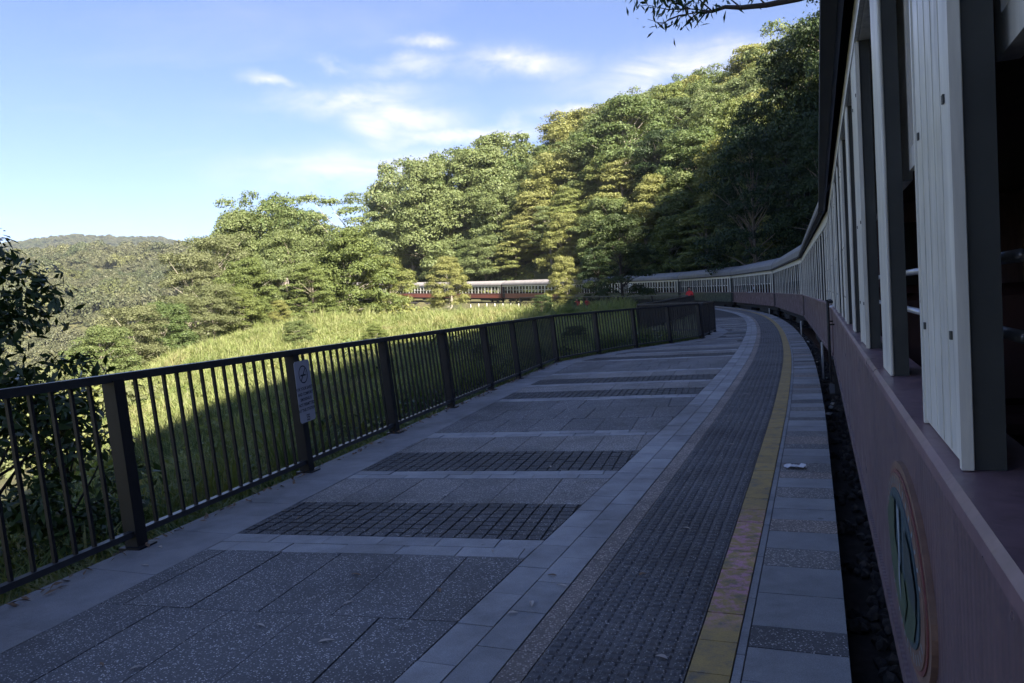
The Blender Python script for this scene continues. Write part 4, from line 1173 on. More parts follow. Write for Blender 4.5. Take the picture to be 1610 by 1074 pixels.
# ------------------------------------------------------------------ scattered growth through geometry nodes
def gn_scatter(name, P, rot, scl, idx, protos, label, cat, mat_ground=None):
    me = bpy.data.meshes.new(name); n = len(P)
    me.vertices.add(n); me.vertices.foreach_set('co', np.asarray(P, np.float32).ravel())
    a = me.attributes.new('rot', 'FLOAT_VECTOR', 'POINT'); a.data.foreach_set('vector', np.asarray(rot, np.float32).ravel())
    a = me.attributes.new('scl', 'FLOAT_VECTOR', 'POINT'); a.data.foreach_set('vector', np.asarray(scl, np.float32).ravel())
    a = me.attributes.new('pick', 'INT', 'POINT'); a.data.foreach_set('value', np.asarray(idx, np.int32))
    o = link(name, me); ng = bpy.data.node_groups.new(name, 'GeometryNodeTree')
    ng.interface.new_socket('Geometry', in_out='INPUT', socket_type='NodeSocketGeometry'); ng.interface.new_socket('Geometry', in_out='OUTPUT', socket_type='NodeSocketGeometry')
    N, L = ng.nodes, ng.links; gi = N.new('NodeGroupInput'); go = N.new('NodeGroupOutput'); jn = N.new('GeometryNodeJoinGeometry')
    def named(nm, t):
        q = N.new('GeometryNodeInputNamedAttribute'); q.data_type = t; q.inputs[0].default_value = nm; return q.outputs[0]
    ra, sa, pa = named('rot', 'FLOAT_VECTOR'), named('scl', 'FLOAT_VECTOR'), named('pick', 'INT')
    for k, pm in enumerate(protos):
        po = bpy.data.objects.new(name + '_shape', pm)
        oi = N.new('GeometryNodeObjectInfo'); oi.inputs['Object'].default_value = po
        cp = N.new('FunctionNodeCompare'); cp.data_type = 'INT'; cp.operation = 'EQUAL'; L.new(pa, cp.inputs[2]); cp.inputs[3].default_value = k
        ip = N.new('GeometryNodeInstanceOnPoints'); L.new(gi.outputs[0], ip.inputs['Points']); L.new(cp.outputs[0], ip.inputs['Selection']); L.new(oi.outputs['Geometry'], ip.inputs['Instance'])
        L.new(ra, ip.inputs['Rotation']); L.new(sa, ip.inputs['Scale']); L.new(ip.outputs[0], jn.inputs[0])
    L.new(jn.outputs[0], go.inputs[0])
    md = o.modifiers.new('scatter', 'NODES'); md.node_group = ng
    tag(o, label, cat, kind='stuff'); return o


def tuft(seed, n, h, w, spread, mat, bend=.5):
    r_ = np.random.default_rng(seed); V = []
    for k in range(n):
        a = r_.uniform(0, 6.28); q = r_.uniform(0, spread) ; x, y = q * math.cos(a), q * math.sin(a); hh = h * r_.uniform(.5, 1.15); ww = w * r_.uniform(.6, 1.3)
        la = r_.uniform(0, 6.28); lean = hh * bend * r_.uniform(.15, 1); dx, dy = math.cos(la), math.sin(la); px_, py_ = -dy, dx
        p0 = np.array([x, y, -.05]); p1 = np.array([x + dx * lean * .35, y + dy * lean * .35, hh * .6]); p2 = np.array([x + dx * lean, y + dy * lean, hh * (1 - .25 * bend)])
        s = np.array([px_, py_, 0])
        V.append([p0 - s * ww * .5, p0 + s * ww * .5, p1 + s * ww * .42, p1 - s * ww * .42]); V.append([p1 - s * ww * .42, p1 + s * ww * .42, p2 + s * ww * .06, p2 - s * ww * .06])
    return quads_mesh('tuft', np.array(V), mat)


def clump_mesh(seed, n, r, flat, leaf, mat, aspect=.6):
    r_ = np.random.default_rng(seed); d = r_.normal(size=(n, 3)); d /= np.linalg.norm(d, axis=1)[:, None]; d[:, 2] = np.abs(d[:, 2])
    rad = r * r_.uniform(.5, 1.1, n) * (1 + .35 * np.sin(d[:, 0] * 4 + seed) * np.cos(d[:, 1] * 5 + seed))
    P = d * rad[:, None] * np.array([1, 1, flat]); nn = d + np.array([0, 0, .4]) + r_.normal(size=(n, 3)) * .5; nn /= np.linalg.norm(nn, axis=1)[:, None]
    return quads_mesh('clump', leaf_quads(P, nn, leaf, aspect), mat)


def multi_clump(seed, nclump, per, R_, h, leaf, mat):
    """a whole small crown for far-off woods"""
    r_ = np.random.default_rng(seed); Ps = []; Ns = []
    for k in range(nclump):
        a = r_.uniform(0, 6.28); q = R_ * math.sqrt(r_.uniform(0, 1)); c = np.array([q * math.cos(a), q * math.sin(a), h * (1 - .55 * (q / R_) ** 2) + r_.normal() * .5]); cr = R_ * r_.uniform(.26, .42)
        d = r_.normal(size=(per, 3)); d /= np.linalg.norm(d, axis=1)[:, None]; d[:, 2] = np.where(d[:, 2] < -.3, -d[:, 2], d[:, 2])
        Ps.append(c + d * (cr * r_.uniform(.7, 1.08, per))[:, None] * np.array([1, 1, .75])); nn = d + np.array([0, 0, .45]) + r_.normal(size=(per, 3)) * .5; Ns.append(nn / np.linalg.norm(nn, axis=1)[:, None])
    return quads_mesh('far_crown', leaf_quads(np.vstack(Ps), np.vstack(Ns), leaf, .7), mat)


def scatter_pts(n, gen): 
    P = gen(n); P = P[~np.isnan(P).any(1)]; return P


def polar_pts(n, b0, b1, r0, r1, pw=1.0):
    b = np.radians(rng.uniform(b0, b1, n)); r = (rng.uniform(r0 ** pw, r1 ** pw, n)) ** (1 / pw); return np.c_[r * np.sin(b), r * np.cos(b)]


def rs(n, lo, hi, zlo=None, zhi=None):
    s = rng.uniform(lo, hi, n); z = s * (rng.uniform(zlo, zhi, n) if zlo else 1); return np.c_[s, s, z]


def rotz(n, tilt=.0): return np.c_[rng.normal(size=n) * tilt, rng.normal(size=n) * tilt, rng.uniform(0, 6.28, n)]


# far wood over the gorge
far_protos = [multi_clump(40 + k, 22, 105, 5.5, 5.0, .62, M['leaf_far']) for k in range(4)]
mid_protos = [multi_clump(50 + k, 30, 90, 5.0, 5.0, .5, [M['leaf_gum'], M['leaf_tan'], M['leaf_bright'], M['leaf_gum']][k]) for k in range(4)]
P = np.vstack([polar_pts(3600, -42, -8, 190, 900, 1.2), polar_pts(900, -42, -14, 820, 1400, 1)])
s_, d_ = sd_of(P); keep = (d_ > 30) | (np.hypot(P[:, 0], P[:, 1]) > 230)
P = P[keep]; z = terrain(P); n = len(P)
gn_scatter('far_wood', np.c_[P, z - 1.5], rotz(n, .08), rs(n, .5, 1.3, .7, 1.6) * (.7 + 1.0 * vnoise(P[:, 0] / 45, P[:, 1] / 45, 77))[:, None], rng.integers(0, 4, n), far_protos, 'mixed woodland covering the far side of the gorge', 'wood')
P = np.vstack([polar_pts(900, -44, -9, 100, 330, 1.3), polar_pts(420, -46, -20, 44, 130, 1.5)])
s_, d_ = sd_of(P); z = terrain(P); r_ = np.hypot(P[:, 0], P[:, 1])
keep = (d_ > 20) & (z < -7.5); P = P[keep]; z = z[keep]; r_ = r_[keep]; n = len(P); sz = np.interp(r_, [44, 70, 110, 200], [.45, .6, .85, 1.15])[:, None]
gn_scatter('gorge_wood', np.c_[P, z - 1.2], rotz(n, .08), rs(n, .8, 1.3, .8, 1.3) * sz, rng.integers(0, 4, n), mid_protos, 'woodland on the near flank of the gorge below the meadow', 'wood')

n = 5200; xx = rng.uniform(-300, 420, n); az_ = np.arctan((xx - 805) / FPX); q_ = rng.uniform(.05, .62, n)
mt_ = bpy.data.objects['mountain'].data; mv = np.empty(len(mt_.vertices) * 3, np.float32); mt_.vertices.foreach_get('co', mv); mv = mv.reshape(70, 420, 3)
P = mv[(q_ * 69).astype(int), np.clip(((xx + 500) / 1300 * 419).astype(int), 0, 419)] + rng.normal(size=(n, 3)) * np.array([3, 3, .5])
gn_scatter('mountain_wood', P - np.array([0, 0, 1.0]), rotz(n, .1), rs(n, .7, 1.3, .7, 1.2), rng.integers(0, 4, n), far_protos, 'woodland covering the mountain on the skyline', 'wood')

# low thicket under and between the trees of the hill and at the rim of the meadow
th = [clump_mesh(60 + k, 420, 1.6, .8, .34, [M['leaf_gum'], M['leaf_bright'], M['leaf_dark']][k % 3]) for k in range(3)]
ss_ = rng.uniform(15, 215, 1500); dd_ = 2.9 + rng.uniform(0, 1, 1500) ** 1.5 * 55; P = np.array([S(a, -2.5 - b) for a, b in zip(ss_, dd_)])
n = len(P); z = terrain(P); pk = np.where(np.degrees(np.arctan2(P[:, 0], P[:, 1])) > 9, 2, rng.integers(0, 3, n))
dd2 = dd_
gn_scatter('hill_undergrowth', np.c_[P, z - .2], rotz(n, .15), rs(n, .5, 1.5, .6, 1.5) * np.where(dd2 < 6, .55, 1)[:, None], pk, th, 'tangled undergrowth under the trees of the hill', 'undergrowth')
P = np.vstack([polar_pts(300, -34, -14, 40, 115, 1.2), polar_pts(90, -17, -6, 95, 112)])
s_, d_ = sd_of(P); zz = terrain(P); x_, y_ = P[:, 0], P[:, 1]
keep = (zz < -2.6) | (np.hypot(x_, y_) > 96); P = P[keep]; zz = zz[keep]; n = len(P)
gn_scatter('rim_thicket', np.c_[P, zz - .3], rotz(n, .15), rs(n, .6, 1.6, .7, 1.3), rng.integers(0, 2, n), [th[1], clump_mesh(71, 420, 1.6, .8, .34, M['leaf_tan'])], 'bushy thicket along the rim of the gorge below the meadow', 'thicket')

# meadow grass
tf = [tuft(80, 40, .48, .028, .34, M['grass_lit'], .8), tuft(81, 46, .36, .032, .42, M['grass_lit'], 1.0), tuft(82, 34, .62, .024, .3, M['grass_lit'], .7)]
P = np.vstack([polar_pts(16000, -27, 9, 26, 112, 1.0), polar_pts(6000, -32, 6, 15, 40, 1.2)])
s_, d_ = sd_of(P); zz = terrain(P)
keep = (d_ > BO(s_) * (s_ < 86) + .6) & (d_ > 5) & (zz > -9); P = P[keep]; zz = zz[keep]; n = len(P); r_ = np.hypot(P[:, 0], P[:, 1]); hv = .45 + 1.1 * np.clip((fbm(P[:, 0] / 5, P[:, 1] / 5, 3, 44) - .25) / .45, 0, 1)
gn_scatter('meadow_grass', np.c_[P, zz], rotz(n, .16), rs(n, .8, 1.35, .7, 1.2) * np.c_[np.ones(n), np.ones(n), hv] * np.interp(r_, [15, 40, 110], [.9, 1.15, 1.6])[:, None], rng.integers(0, 3, n), tf, 'long yellow-green grass of the sunlit meadow', 'grass')
wd_ = [clump_mesh(75 + k, 260, .55, .7, .13, [M['leaf_bright'], M['leaf_gum'], M['grass_lit']][k]) for k in range(3)]
P = np.vstack([polar_pts(900, -26, 8, 24, 108, 1.1), polar_pts(260, -32, 4, 13, 34, 1.2)]); s_, d_ = sd_of(P); zz = terrain(P)
keep = (d_ > BO(s_) * (s_ < 86) + 1.2) & (d_ > 6) & (zz > -9) & (fbm(P[:, 0] / 7, P[:, 1] / 7, 3, 51) > .43); P = P[keep]; zz = zz[keep]; n = len(P)
gn_scatter('meadow_weeds', np.c_[P, zz - .05], rotz(n, .1), rs(n, .5, 1.5, .6, 1.4), rng.integers(0, 3, n), wd_, 'leafy weeds and low scrub growing through the meadow', 'weeds')
# lush grass just behind the fence
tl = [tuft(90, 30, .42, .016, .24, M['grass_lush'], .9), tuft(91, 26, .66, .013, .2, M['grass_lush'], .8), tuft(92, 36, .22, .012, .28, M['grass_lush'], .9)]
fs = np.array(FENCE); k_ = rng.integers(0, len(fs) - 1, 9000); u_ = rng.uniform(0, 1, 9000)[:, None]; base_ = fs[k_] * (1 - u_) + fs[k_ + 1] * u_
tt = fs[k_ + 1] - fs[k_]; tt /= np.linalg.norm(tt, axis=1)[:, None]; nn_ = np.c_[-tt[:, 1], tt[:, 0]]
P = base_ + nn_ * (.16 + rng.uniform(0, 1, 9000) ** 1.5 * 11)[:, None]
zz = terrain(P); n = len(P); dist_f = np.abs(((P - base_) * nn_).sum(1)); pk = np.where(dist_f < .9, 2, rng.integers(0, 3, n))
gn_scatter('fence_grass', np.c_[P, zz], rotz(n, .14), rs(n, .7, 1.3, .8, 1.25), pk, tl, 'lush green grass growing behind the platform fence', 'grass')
fw_ = [clump_mesh(95 + k, 150, .34, .85, .085, [M['leaf_bright'], M['leaf_glossy'], M['leaf_dark']][k], .5) for k in range(3)]
q_ = rng.permutation(len(P))[:520]; Pw = P[q_]; zw = terrain(Pw); kp = (np.abs(((Pw - base_[q_]) * nn_[q_]).sum(1)) > .45) & (fbm(Pw[:, 0] / 1.6, Pw[:, 1] / 1.6, 3, 61) > .42); Pw = Pw[kp]; zw = zw[kp]; n = len(Pw)
gn_scatter('fence_weeds', np.c_[Pw, zw], rotz(n, .12), rs(n, .5, 1.5, .6, 1.5), rng.integers(0, 3, n), fw_, 'broad-leaved weeds among the grass behind the fence', 'weeds')
# ballast stones
bms = []
for k in range(3):
    bm_ = bmesh.new(); bmesh.ops.create_icosphere(bm_, subdivisions=1, radius=.035)
    for v in bm_.verts: v.co *= random.uniform(.7, 1.3)
    me = bpy.data.meshes.new('stone'); bm_.to_mesh(me); bm_.free(); me.materials.append(M['ballast']); bms.append(me)
n = 9000; ss_ = -2 + rng.uniform(0, 1, n) ** 1.6 * 52; P = np.array([S(a, b) for a, b in zip(ss_, rng.uniform(-.75, .62, n))])
keep = rng.uniform(0, 1, n) < 1.1; P = P[keep]; s_, d_ = sd_of(P); keep = d_ < gap(s_) + .01; P = P[keep]; s_ = s_[keep]; n = len(P)
gn_scatter('ballast', np.c_[P, zt(s_) - .585 + rng.uniform(0, .03, n)], rng.uniform(0, 6.28, (n, 3)), rs(n, .7, 1.5), rng.integers(0, 3, n), bms, 'dark crushed stone ballast between platform and train', 'ballast')

# ------------------------------------------------------------------ single plants near the camera
gl = M['leaf_glossy']
tr, cr = tree_meshes(201, 3.35, .9, .5, 70, 110, .105, gl, M['bark_dark'], aspect=.36, flat=.85, shape='dome', clump=.3, trunk=.3)
sx, sy = -4.7, 6.6
o = empty('shrub', (sx, sy, H1(sx, sy) - .1)); link('trunk', tr, o); link('crown', cr, o)
tag(o, 'dark glossy-leaved small tree behind the fence at the left edge', 'shrub')
tr, cr = tree_meshes(202, 1.9, .75, .3, 22, 90, .115, gl, M['bark_dark'], aspect=.34, flat=.7, shape='gum', clump=.3, trunk=.4)
sx, sy = -4.2, 7.0
o = empty('shrub', (sx, sy, H1(sx, sy) - .1)); link('trunk', tr, o); link('crown', cr, o)
tag(o, 'low leafy shrub just behind the fence left of the wide near post', 'shrub')
for (px_, dist, h, key, lb) in ((855, 56, 1.9, 'dark1', 'dark rounded bush at the end of the sunlit meadow above the fence'), (900, 60, 1.3, 'bright1', 'yellow-green low bush right of the dark rounded bush'),
                                (590, 44, 1.5, 'bright1', 'light green bush in the meadow below the tall clump'), (470, 50, 1.9, 'gum1', 'olive bush at the left of the meadow'), (760, 22.5, 1.1, 'dark1', 'dark shrub close behind the bend of the fence'),
                                (905, 25.5, 1.2, 'dark1', 'shaded shrub behind the fence right of the bend')):
    x, y = at(px_, dist); tree(key, x, y, h, lb, None, 'bush', 1.5, None, 'bush')


def ray(px_, py_, dist):
    d = (fw * FPX + rt * (px_ - PW / 2) - up * (py_ - PH / 2)).normalized(); return Vector((0, 0, EYE)) + d * dist


def overhang():
    """tree on the bank whose branch reaches over the train"""
    bx, by = 13.2, 15.5; zb = H1(bx, by); root = empty('overhanging_tree', (bx, by, zb)); o = Vector((bx, by, zb))
    tag(root, 'tree on the bank with a leafy branch hanging over the train at the top', 'tree')
    b = MB(); b.tube([(0, 0, -.5), (0, 0, 2), (-.3, .1, 5), (-.5, 0, 7.5), (-.2, .2, 10)], [.3, .26, .2, .14, .05], 8)
    main = [(1420, -60), (1330, -25), (1255, -2), (1205, 8), (1165, 12), (1140, 11), (1120, 18), (1100, 19)]
    pts = [Vector((-.4, .05, 6.2))] + [ray(x, y, 13.2 + i * .05) - o for i, (x, y) in enumerate(main)]
    b.tube(pts, [.11, .075, .06, .05, .043, .038, .032, .027, .02], 6)
    P = []; 
    twigs = [[(1120, 18), (1085, 14), (1050, -4), (1020, -12)], [(1100, 19), (1070, 24), (1040, 37), (1018, 30)], [(1100, 19), (1085, 30), (1070, 48)], [(1110, 19), (1100, 32), (1092, 44)], [(1165, 12), (1150, 0), (1135, -15)], [(1120, 18), (1100, 0), (1090, -25)],
             [(1085, 14), (1050, 15), (1018, 8), (1002, 10)], [(1205, 8), (1190, -6), (1180, -20)], [(1085, 14), (1060, 4), (1040, -6)], [(1070, 24), (1052, 30), (1034, 44)]]
    for tw in twigs:
        q = [ray(x, y, 13.45 + random.uniform(-.25, .25)) - o for x, y in tw]; b.tube(q, [.014, .010, .006, .004][:len(q)], 4, cap=False)
        for k in range(len(q) - 1):
            for _ in range(16 if tw[0][0] < 1125 and tw[-1][1] < 28 else 4): P.append(np.array(q[k].lerp(q[k + 1], random.random())) + rng.normal(size=3) * np.array([.12, .2, .09]))
    link('trunk', b.mesh('trunk', M['bark_dark'], True), root)
    P = np.array(P); nn = rng.normal(size=P.shape); nn /= np.linalg.norm(nn, axis=1)[:, None]
    V = leaf_quads(P, nn, .16, .26, .25, 1.6)
    V2 = np.array(PROTO['fine1'][1].vertices[0].co)
    link('foliage', quads_mesh('foliage', V, M['leaf_glossy']), root)


overhang()

# ------------------------------------------------------------------ lookout, stakes, markers, litter
def lookout():
    x, y = at(443, 100); g = H1(x, y); z = 5.6
    root = empty('lookout', (x, y, g), R(14)); tag(root, 'small timber lookout with grey railing and pointed shelter among the left trees', 'lookout')
    dz = z - g; grey = plain('weathered_timber', (.30, .27, .25), .8, 0, .3, 4)
    b = MB(); b.box(-1.4, 1.4, -1.1, 1.1, dz - .15, dz); link('deck', b.mesh('deck', grey), root)
    for sx in (-1.2, 0, 1.2):
        for sy in (-.95, .95):
            b = MB(); b.box(sx - .08, sx + .08, sy - .08, sy + .08, -.4, dz - .15); link('leg', b.mesh('leg', M['bark_dark']), root)
    for sy in (-1.05, 1.05):
        b = MB(); b.box(-1.4, 1.4, sy - .03, sy + .03, dz + .9, dz + 1.0); link('handrail', b.mesh('handrail', grey), root)
        for k in range(15):
            b = MB(); xx = -1.36 + k * .194; b.box(xx - .025, xx + .025, sy - .02, sy + .02, dz, dz + .9); link('baluster', b.mesh('baluster', grey), root)
    b = MB(); b.add([(.1, -.6, dz + 1.25), (1.0, -.6, dz + 1.25), (1.0, .6, dz + 1.25), (.1, .6, dz + 1.25), (.55, 0, dz + 1.85)], [(0, 1, 4), (1, 2, 4), (2, 3, 4), (3, 0, 4), (3, 2, 1, 0)])
    for sx in (.14, .96):
        for sy in (-.55, .55): b.box(sx - .03, sx + .03, sy - .03, sy + .03, dz, dz + 1.25)
    link('shelter', b.mesh('shelter', plain('shelter_pink', (.45, .30, .27), .7, 0, .2, 4)), root)


lookout()
b = MB(); b.cbox(-.045, .045, -.045, .045, -.2, .55, .01); stk = b.mesh('stake', M['white'])
ords = ['first', 'second', 'third', 'fourth', 'fifth', 'sixth', 'seventh', 'eighth', 'ninth']
for k, s in enumerate(np.linspace(147, 125, 9)):
    p = S(s, 6.0); o = link('stake', stk, None, None, (p[0], p[1], H1(*p) + .0)); tag(o, f'short white stake in the grass before the sunlit carriages, {ords[k]} from the left', 'stake', 'white stakes along the meadow edge')
b = MB(); b.cbox(-.022, .022, -.014, .014, -.2, .75, .006); mk = b.mesh('marker_post', M['white'])
for s, off, lb in ((18.6, .05, 'nearest'), (31, .16, 'middle'), (52, .2, 'furthest')):
    p = S(s, off); o = link('marker_post', mk, None, None, (p[0], p[1], float(zt(s)) - .5)); tag(o, f'thin white marker post standing in the ballast, {lb} of the three', 'marker post', 'white markers in the ballast')

# pale stones and scraps in the ballast
for k in range(12):
    s = random.uniform(10, 48); p = S(s, random.uniform(-.05, .12)); bm_ = bmesh.new(); bmesh.ops.create_icosphere(bm_, subdivisions=1, radius=random.uniform(.035, .065))
    for v in bm_.verts: v.co *= random.uniform(.6, 1.3); v.co.z *= .6
    me = bpy.data.meshes.new('pale_stone'); bm_.to_mesh(me); bm_.free()
    o = link('pale_stone', me, None, M['white'], (p[0], p[1], float(zt(s)) - .54)); tag(o, 'pale stone lying on the dark ballast beside the train', 'stone', 'pale stones in the ballast')


def g_at(px_, py_, z=0.):
    d = (fw * FPX + rt * (px_ - PW / 2) - up * (py_ - PH / 2)); t = (z - EYE) / d.z; return Vector((d.x * t, d.y * t, z))


def paper():
    c = g_at(1250, 736); bm_ = bmesh.new(); bmesh.ops.create_grid(bm_, x_segments=7, y_segments=5, size=1)
    for v in bm_.verts:
        v.co.x *= .085 * random.uniform(.85, 1.1); v.co.y *= .055 * random.uniform(.8, 1.1); v.co.z = random.uniform(.004, .032)
    me = bpy.data.meshes.new('paper_scrap'); bm_.to_mesh(me); bm_.free()
    o = link('paper_scrap', me, None, plain('paper_white', (.68, .70, .74), .8, 0, .1, 20), (c.x, c.y, .002)); o.rotation_euler = (0, 0, -.3)
    tag(o, 'crumpled white paper scrap on the coping near the train', 'paper')


paper()
dry = [plain('dry_leaf_pale', (.42, .38, .34), .8, 0, .25, 30), plain('dry_leaf_brown', (.20, .13, .08), .8, 0, .3, 30)]


def leaf_shape(L, W, c):
    v = []; n = 6
    for i in range(n + 1):
        u = i / n; w = W * math.sin(math.pi * u ** .8) * .5 + .0006; z = c * math.sin(math.pi * u) * L
        v += [(L * (u - .5), -w, z + .004 + w * .25), (L * (u - .5), 0, z + .002), (L * (u - .5), w, z + .004 + w * .3)]
    f = []
    for i in range(n): k = i * 3; f += [(k, k + 3, k + 4, k + 1), (k + 1, k + 4, k + 5, k + 2)]
    return mesh('fallen_leaf', v, f)


spots = [(160, 1046), (215, 1052), (513, 1010), (548, 950), (775, 868), (868, 906), (884, 923), (836, 951), (806, 966), (1040, 1036), (470, 815), (228, 890), (865, 735), (790, 705), (1095, 640), (690, 930), (252, 862), (920, 760), (785, 655), (1172, 620), (560, 905), (1080, 832), (1150, 700), (700, 780), (410, 985), (1010, 905), (640, 845)]
for k, (a, b_) in enumerate(spots):
    c = g_at(a, b_); me = leaf_shape(random.uniform(.045, .085), random.uniform(.012, .026), random.uniform(.02, .12)); me.materials.append(dry[k % 5 == 0])
    o = link('fallen_leaf', me, None, None, (c.x, c.y, .003)); o.rotation_euler = (0, 0, random.uniform(0, 6.28)); tag(o, 'small dry leaf fallen on the platform paving', 'leaf', 'dry leaves scattered over the paving')
k_ = rng.integers(1, len(fs) - 1, 700); u_ = rng.uniform(0, 1, 700)[:, None]; base_ = fs[k_] * (1 - u_) + fs[k_ + 1] * u_
tt = fs[k_ + 1] - fs[k_]; tt /= np.linalg.norm(tt, axis=1)[:, None]; nn_ = np.c_[tt[:, 1], -tt[:, 0]]
P = base_ + nn_ * np.abs(rng.normal(size=700) * .05 + .03)[:, None]; Q = np.c_[P, rng.uniform(.004, .02, 700)]
nn = rng.normal(size=(700, 3)) * .5; nn[:, 2] = 1; nn /= np.linalg.norm(nn, axis=1)[:, None]
o = link('leaf_litter', quads_mesh('leaf_litter', leaf_quads(Q, nn, .06, .35), dry[1])); tag(o, 'brown leaf litter gathered along the foot of the fence', 'leaf litter', kind='stuff')


# ------------------------------------------------------------------ people
def person_mat(name, shirt, legs, waist, neck, hairc=None, arm=.42):
    mt, nt, b = new_mat(name); p = objcoord(nt); sp = nt.nodes.new('ShaderNodeSeparateXYZ'); nt.links.new(p, sp.inputs[0])
    def step(sock, v):
        q = nt.nodes.new('ShaderNodeMath'); q.operation = 'GREATER_THAN'; q.inputs[1].default_value = v; nt.links.new(sock, q.inputs[0]); return q.outputs[0]
    col = mixc(nt, step(sp.outputs[2], waist), legs, shirt); col = mixc(nt, step(sp.outputs[2], neck), col, (.42, .24, .17))
    ab = nt.nodes.new('ShaderNodeMath'); ab.operation = 'ABSOLUTE'; nt.links.new(sp.outputs[0], ab.inputs[0])
    col = mixc(nt, step(ab.outputs[0], arm), col, (.42, .24, .17))
    nt.links.new(col, b.inputs['Base Color']); b.inputs['Roughness'].default_value = .75; return mt


def person(label, loc, rz, mat, hair, height=1.6, seated=False, arm='rest', group=None, hat=None):
    k = height / 1.7; V = []; Rr = []; E_ = []
    def vert(p, r, par=None):
        V.append(tuple(c * k for c in p)); Rr.append(r * k)
        if par is not None: E_.append((par, len(V) - 1))
        return len(V) - 1
    hz = .92
    pel = vert((0, 0, hz), .125); sp_ = vert((0, .02, hz + .18), .12, pel); ch = vert((0, .01, hz + .38), .135, sp_); nk = vert((0, .02, hz + .54), .055, ch); hb = vert((0, .05, hz + .61), .068, nk)
    hm = vert((0, .06, hz + .69), .092, hb); vert((0, .05, hz + .775), .07, hm)
    vert((0, .155, hz + .665), .016, hm)
    for sgn in (-1, 1):
        sh = vert((.17 * sgn, .01, hz + .45), .062, ch)
        if arm == 'rest': el = vert((.25 * sgn, .10, hz + .22), .045, sh); wr = vert((.20 * sgn, .33, hz + .17), .033, el); hd = vert((.19 * sgn, .41, hz + .16), .036, wr); hp = (.19 * sgn, .41, hz + .16); dr = Vector((0, 1, -.15))
        else: el = vert((.24 * sgn, -.02, hz + .18), .045, sh); wr = vert((.25 * sgn, .06, hz - .06), .033, el); hd = vert((.25 * sgn, .08, hz - .13), .036, wr); dr = Vector((0, .15, -1)); hp = (.25 * sgn, .08, hz - .13)
        for q in range(4):
            sxx = (q - 1.5) * .022
            f1 = vert((hp[0] + sxx, hp[1] + dr.y * .05, hp[2] + dr.z * .05), .0095, hd); vert((hp[0] + sxx, hp[1] + dr.y * (.085 + .01 * (q in (1, 2))), hp[2] + dr.z * .085 - .012), .008, f1)
        t1 = vert((hp[0] - sgn * .04, hp[1] + dr.y * .02, hp[2] + dr.z * .02 + .005), .01, hd); vert((hp[0] - sgn * .05, hp[1] + dr.y * .055, hp[2] + dr.z * .05), .0085, t1)
        hp_ = vert((.09 * sgn, 0, hz - .06), .098, pel)
        if seated: kn = vert((.11 * sgn, .20, hz - .32), .066, hp_); an = vert((.11 * sgn, -.05, hz - .62), .042, kn); vert((.11 * sgn, .05, hz - .66), .036, an)
        else: kn = vert((.10 * sgn, .02, hz - .46), .062, hp_); an = vert((.11 * sgn, -.01, .08), .042, kn); vert((.12 * sgn, .15, .035), .035, an)
    me = bpy.data.meshes.new('person'); me.from_pydata(V, E_, []); me.materials.append(mat)
    o = link('person', me); md = o.modifiers.new('skin', 'SKIN'); md.use_smooth_shade = True
    sv = me.skin_vertices[0].data
    for i, r in enumerate(Rr): sv[i].radius = (r, r)
    sv[0].use_root = True
    su = o.modifiers.new('sub', 'SUBSURF'); su.levels = 2; su.render_levels = 2
    o.location = loc; o.rotation_euler = (0, 0, rz); tag(o, label, 'person', group)
    # hair: a cap over the back and top of the head
    bm_ = bmesh.new(); bmesh.ops.create_uvsphere(bm_, u_segments=16, v_segments=10, radius=.112 * k)
    for v in bm_.verts:
        v.co.x *= .86; v.co.z *= 1.05
        if v.co.z < -.02 * k and v.co.y > -.02 * k: v.co *= .72
        if v.co.y > .06 * k and v.co.z < .05 * k: v.co *= .74
    hm_ = bpy.data.meshes.new('hair'); bm_.to_mesh(hm_); bm_.free()
    for pl in hm_.polygons: pl.use_smooth = True
    link('hair', hm_, o, hair, (0, .042 * k, (hz + .715) * k))
    # eyes and mouth
    fm = MB()
    for sx in (-.032, .032): fm.add([((sx + .011 * math.cos(a)) * k, .148 * k, (hz + .70 + .007 * math.sin(a)) * k) for a in np.linspace(0, 2 * math.pi, 8, endpoint=False)], [tuple(range(8))])
    fm.box(-.022 * k, .022 * k, .135 * k, .147 * k, (hz + .632) * k, (hz + .64) * k); link('face_features', fm.mesh('face_features', M['black']), o)
    if hat:
        b = MB(); n = 18
        v = [(r * math.cos(2 * math.pi * i / n) * k, (.045 + r * math.sin(2 * math.pi * i / n)) * k, (hz + z) * k) for r, z in ((.17, .755), (.112, .765), (.10, .83), (.06, .86)) for i in range(n)]
        b.add(v, [(j * n + i, j * n + (i + 1) % n, (j + 1) * n + (i + 1) % n, (j + 1) * n + i) for j in range(3) for i in range(n)] + [tuple(range(3 * n, 4 * n))]); link('hat', b.mesh('hat', hat, True), o)
    return o


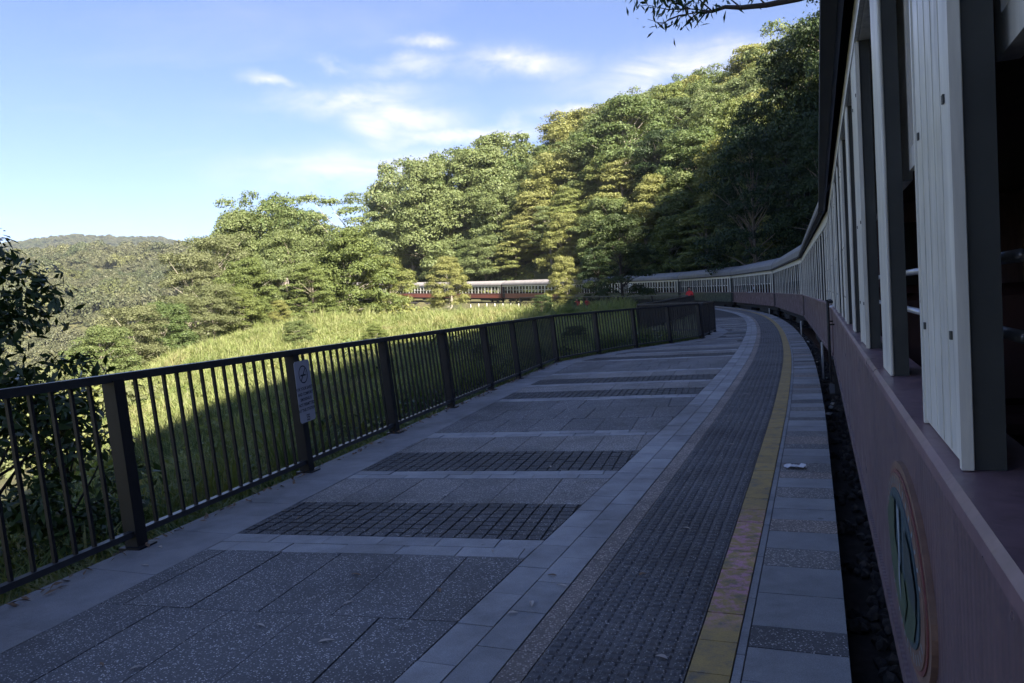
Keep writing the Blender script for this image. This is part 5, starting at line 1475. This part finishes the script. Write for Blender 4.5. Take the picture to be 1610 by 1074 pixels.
hair_d = plain('hair_dark', (.03, .02, .015), .6, 0, .3, 30); hair_l = plain('hair_fair', (.22, .15, .09), .6, 0, .3, 30)
red_m2 = person_mat('person_red', (.55, .03, .03), (.03, .03, .05), .90, 1.36, arm=.30); red_k = person_mat('person_red_small', (.50, .05, .04), (.04, .04, .06), .80, 1.24, arm=.28)
pale_m = person_mat('person_pale_shirt', (.55, .58, .66), (.05, .05, .08), .90, 1.42, arm=.30); pink_m = person_mat('person_pink_shirt', (.55, .40, .42), (.05, .05, .08), .90, 1.42, arm=.30)
x, y = 11.0, 46.6; person('person in a red top leaning at the end of the far fence', (x, y, H1(x, y) - .02), R(150), red_m2, hair_d, 1.55)
for px_, dd, lb, rz in ((911, 66, 'person in red standing behind the far fence, left of two', 170), (926, 67, 'person in red standing behind the far fence, right of two', 200)):
    x, y = at(px_, dd); person(lb, (x, y, H1(x, y)), R(rz), red_k, hair_d, 1.45)


def passenger(car, lx, label, mat, hair, hat=None):
    # seated by the window of a carriage, leaning so that head and hands reach just outside
    p = car.matrix_basis @ Vector((lx, -.42, 0)); rz = car.rotation_euler[2]
    return person(label, (p.x, p.y, p.z + .22), rz, mat, hair, 1.62, True, 'rest', None, hat)


passenger(c0, CL - 1.75, 'passenger in a pale hat and shirt at the front window of the nearest carriage', pale_m, hair_l, plain('hat_white', (.62, .64, .70), .8, 0, .1, 20))
passenger(c1, 3.6, 'passenger in a pink shirt with arms out of a window of the second carriage', pink_m, hair_d)
passenger(c3, 9.5, 'passenger in a pale shirt at a window of the fourth carriage', pale_m, hair_d)

# ------------------------------------------------------------------ air
def haze():
    mt = bpy.data.materials.new('haze'); mt.use_nodes = True; nt = mt.node_tree; nt.nodes.clear()
    out = nt.nodes.new('ShaderNodeOutputMaterial'); v = nt.nodes.new('ShaderNodeVolumePrincipled'); v.inputs['Density'].default_value = HAZE; v.inputs['Color'].default_value = (.80, .88, 1.0, 1); v.inputs['Anisotropy'].default_value = .2
    nt.links.new(v.outputs[0], out.inputs['Volume'])
    b = MB(); b.box(-4100, 4100, -4100, 4100, -90, 330); tag(link('haze', b.mesh('haze', mt)), 'thin blue air over the gorge', 'haze', kind='stuff')


HAZE = .00012
if HAZE: haze()
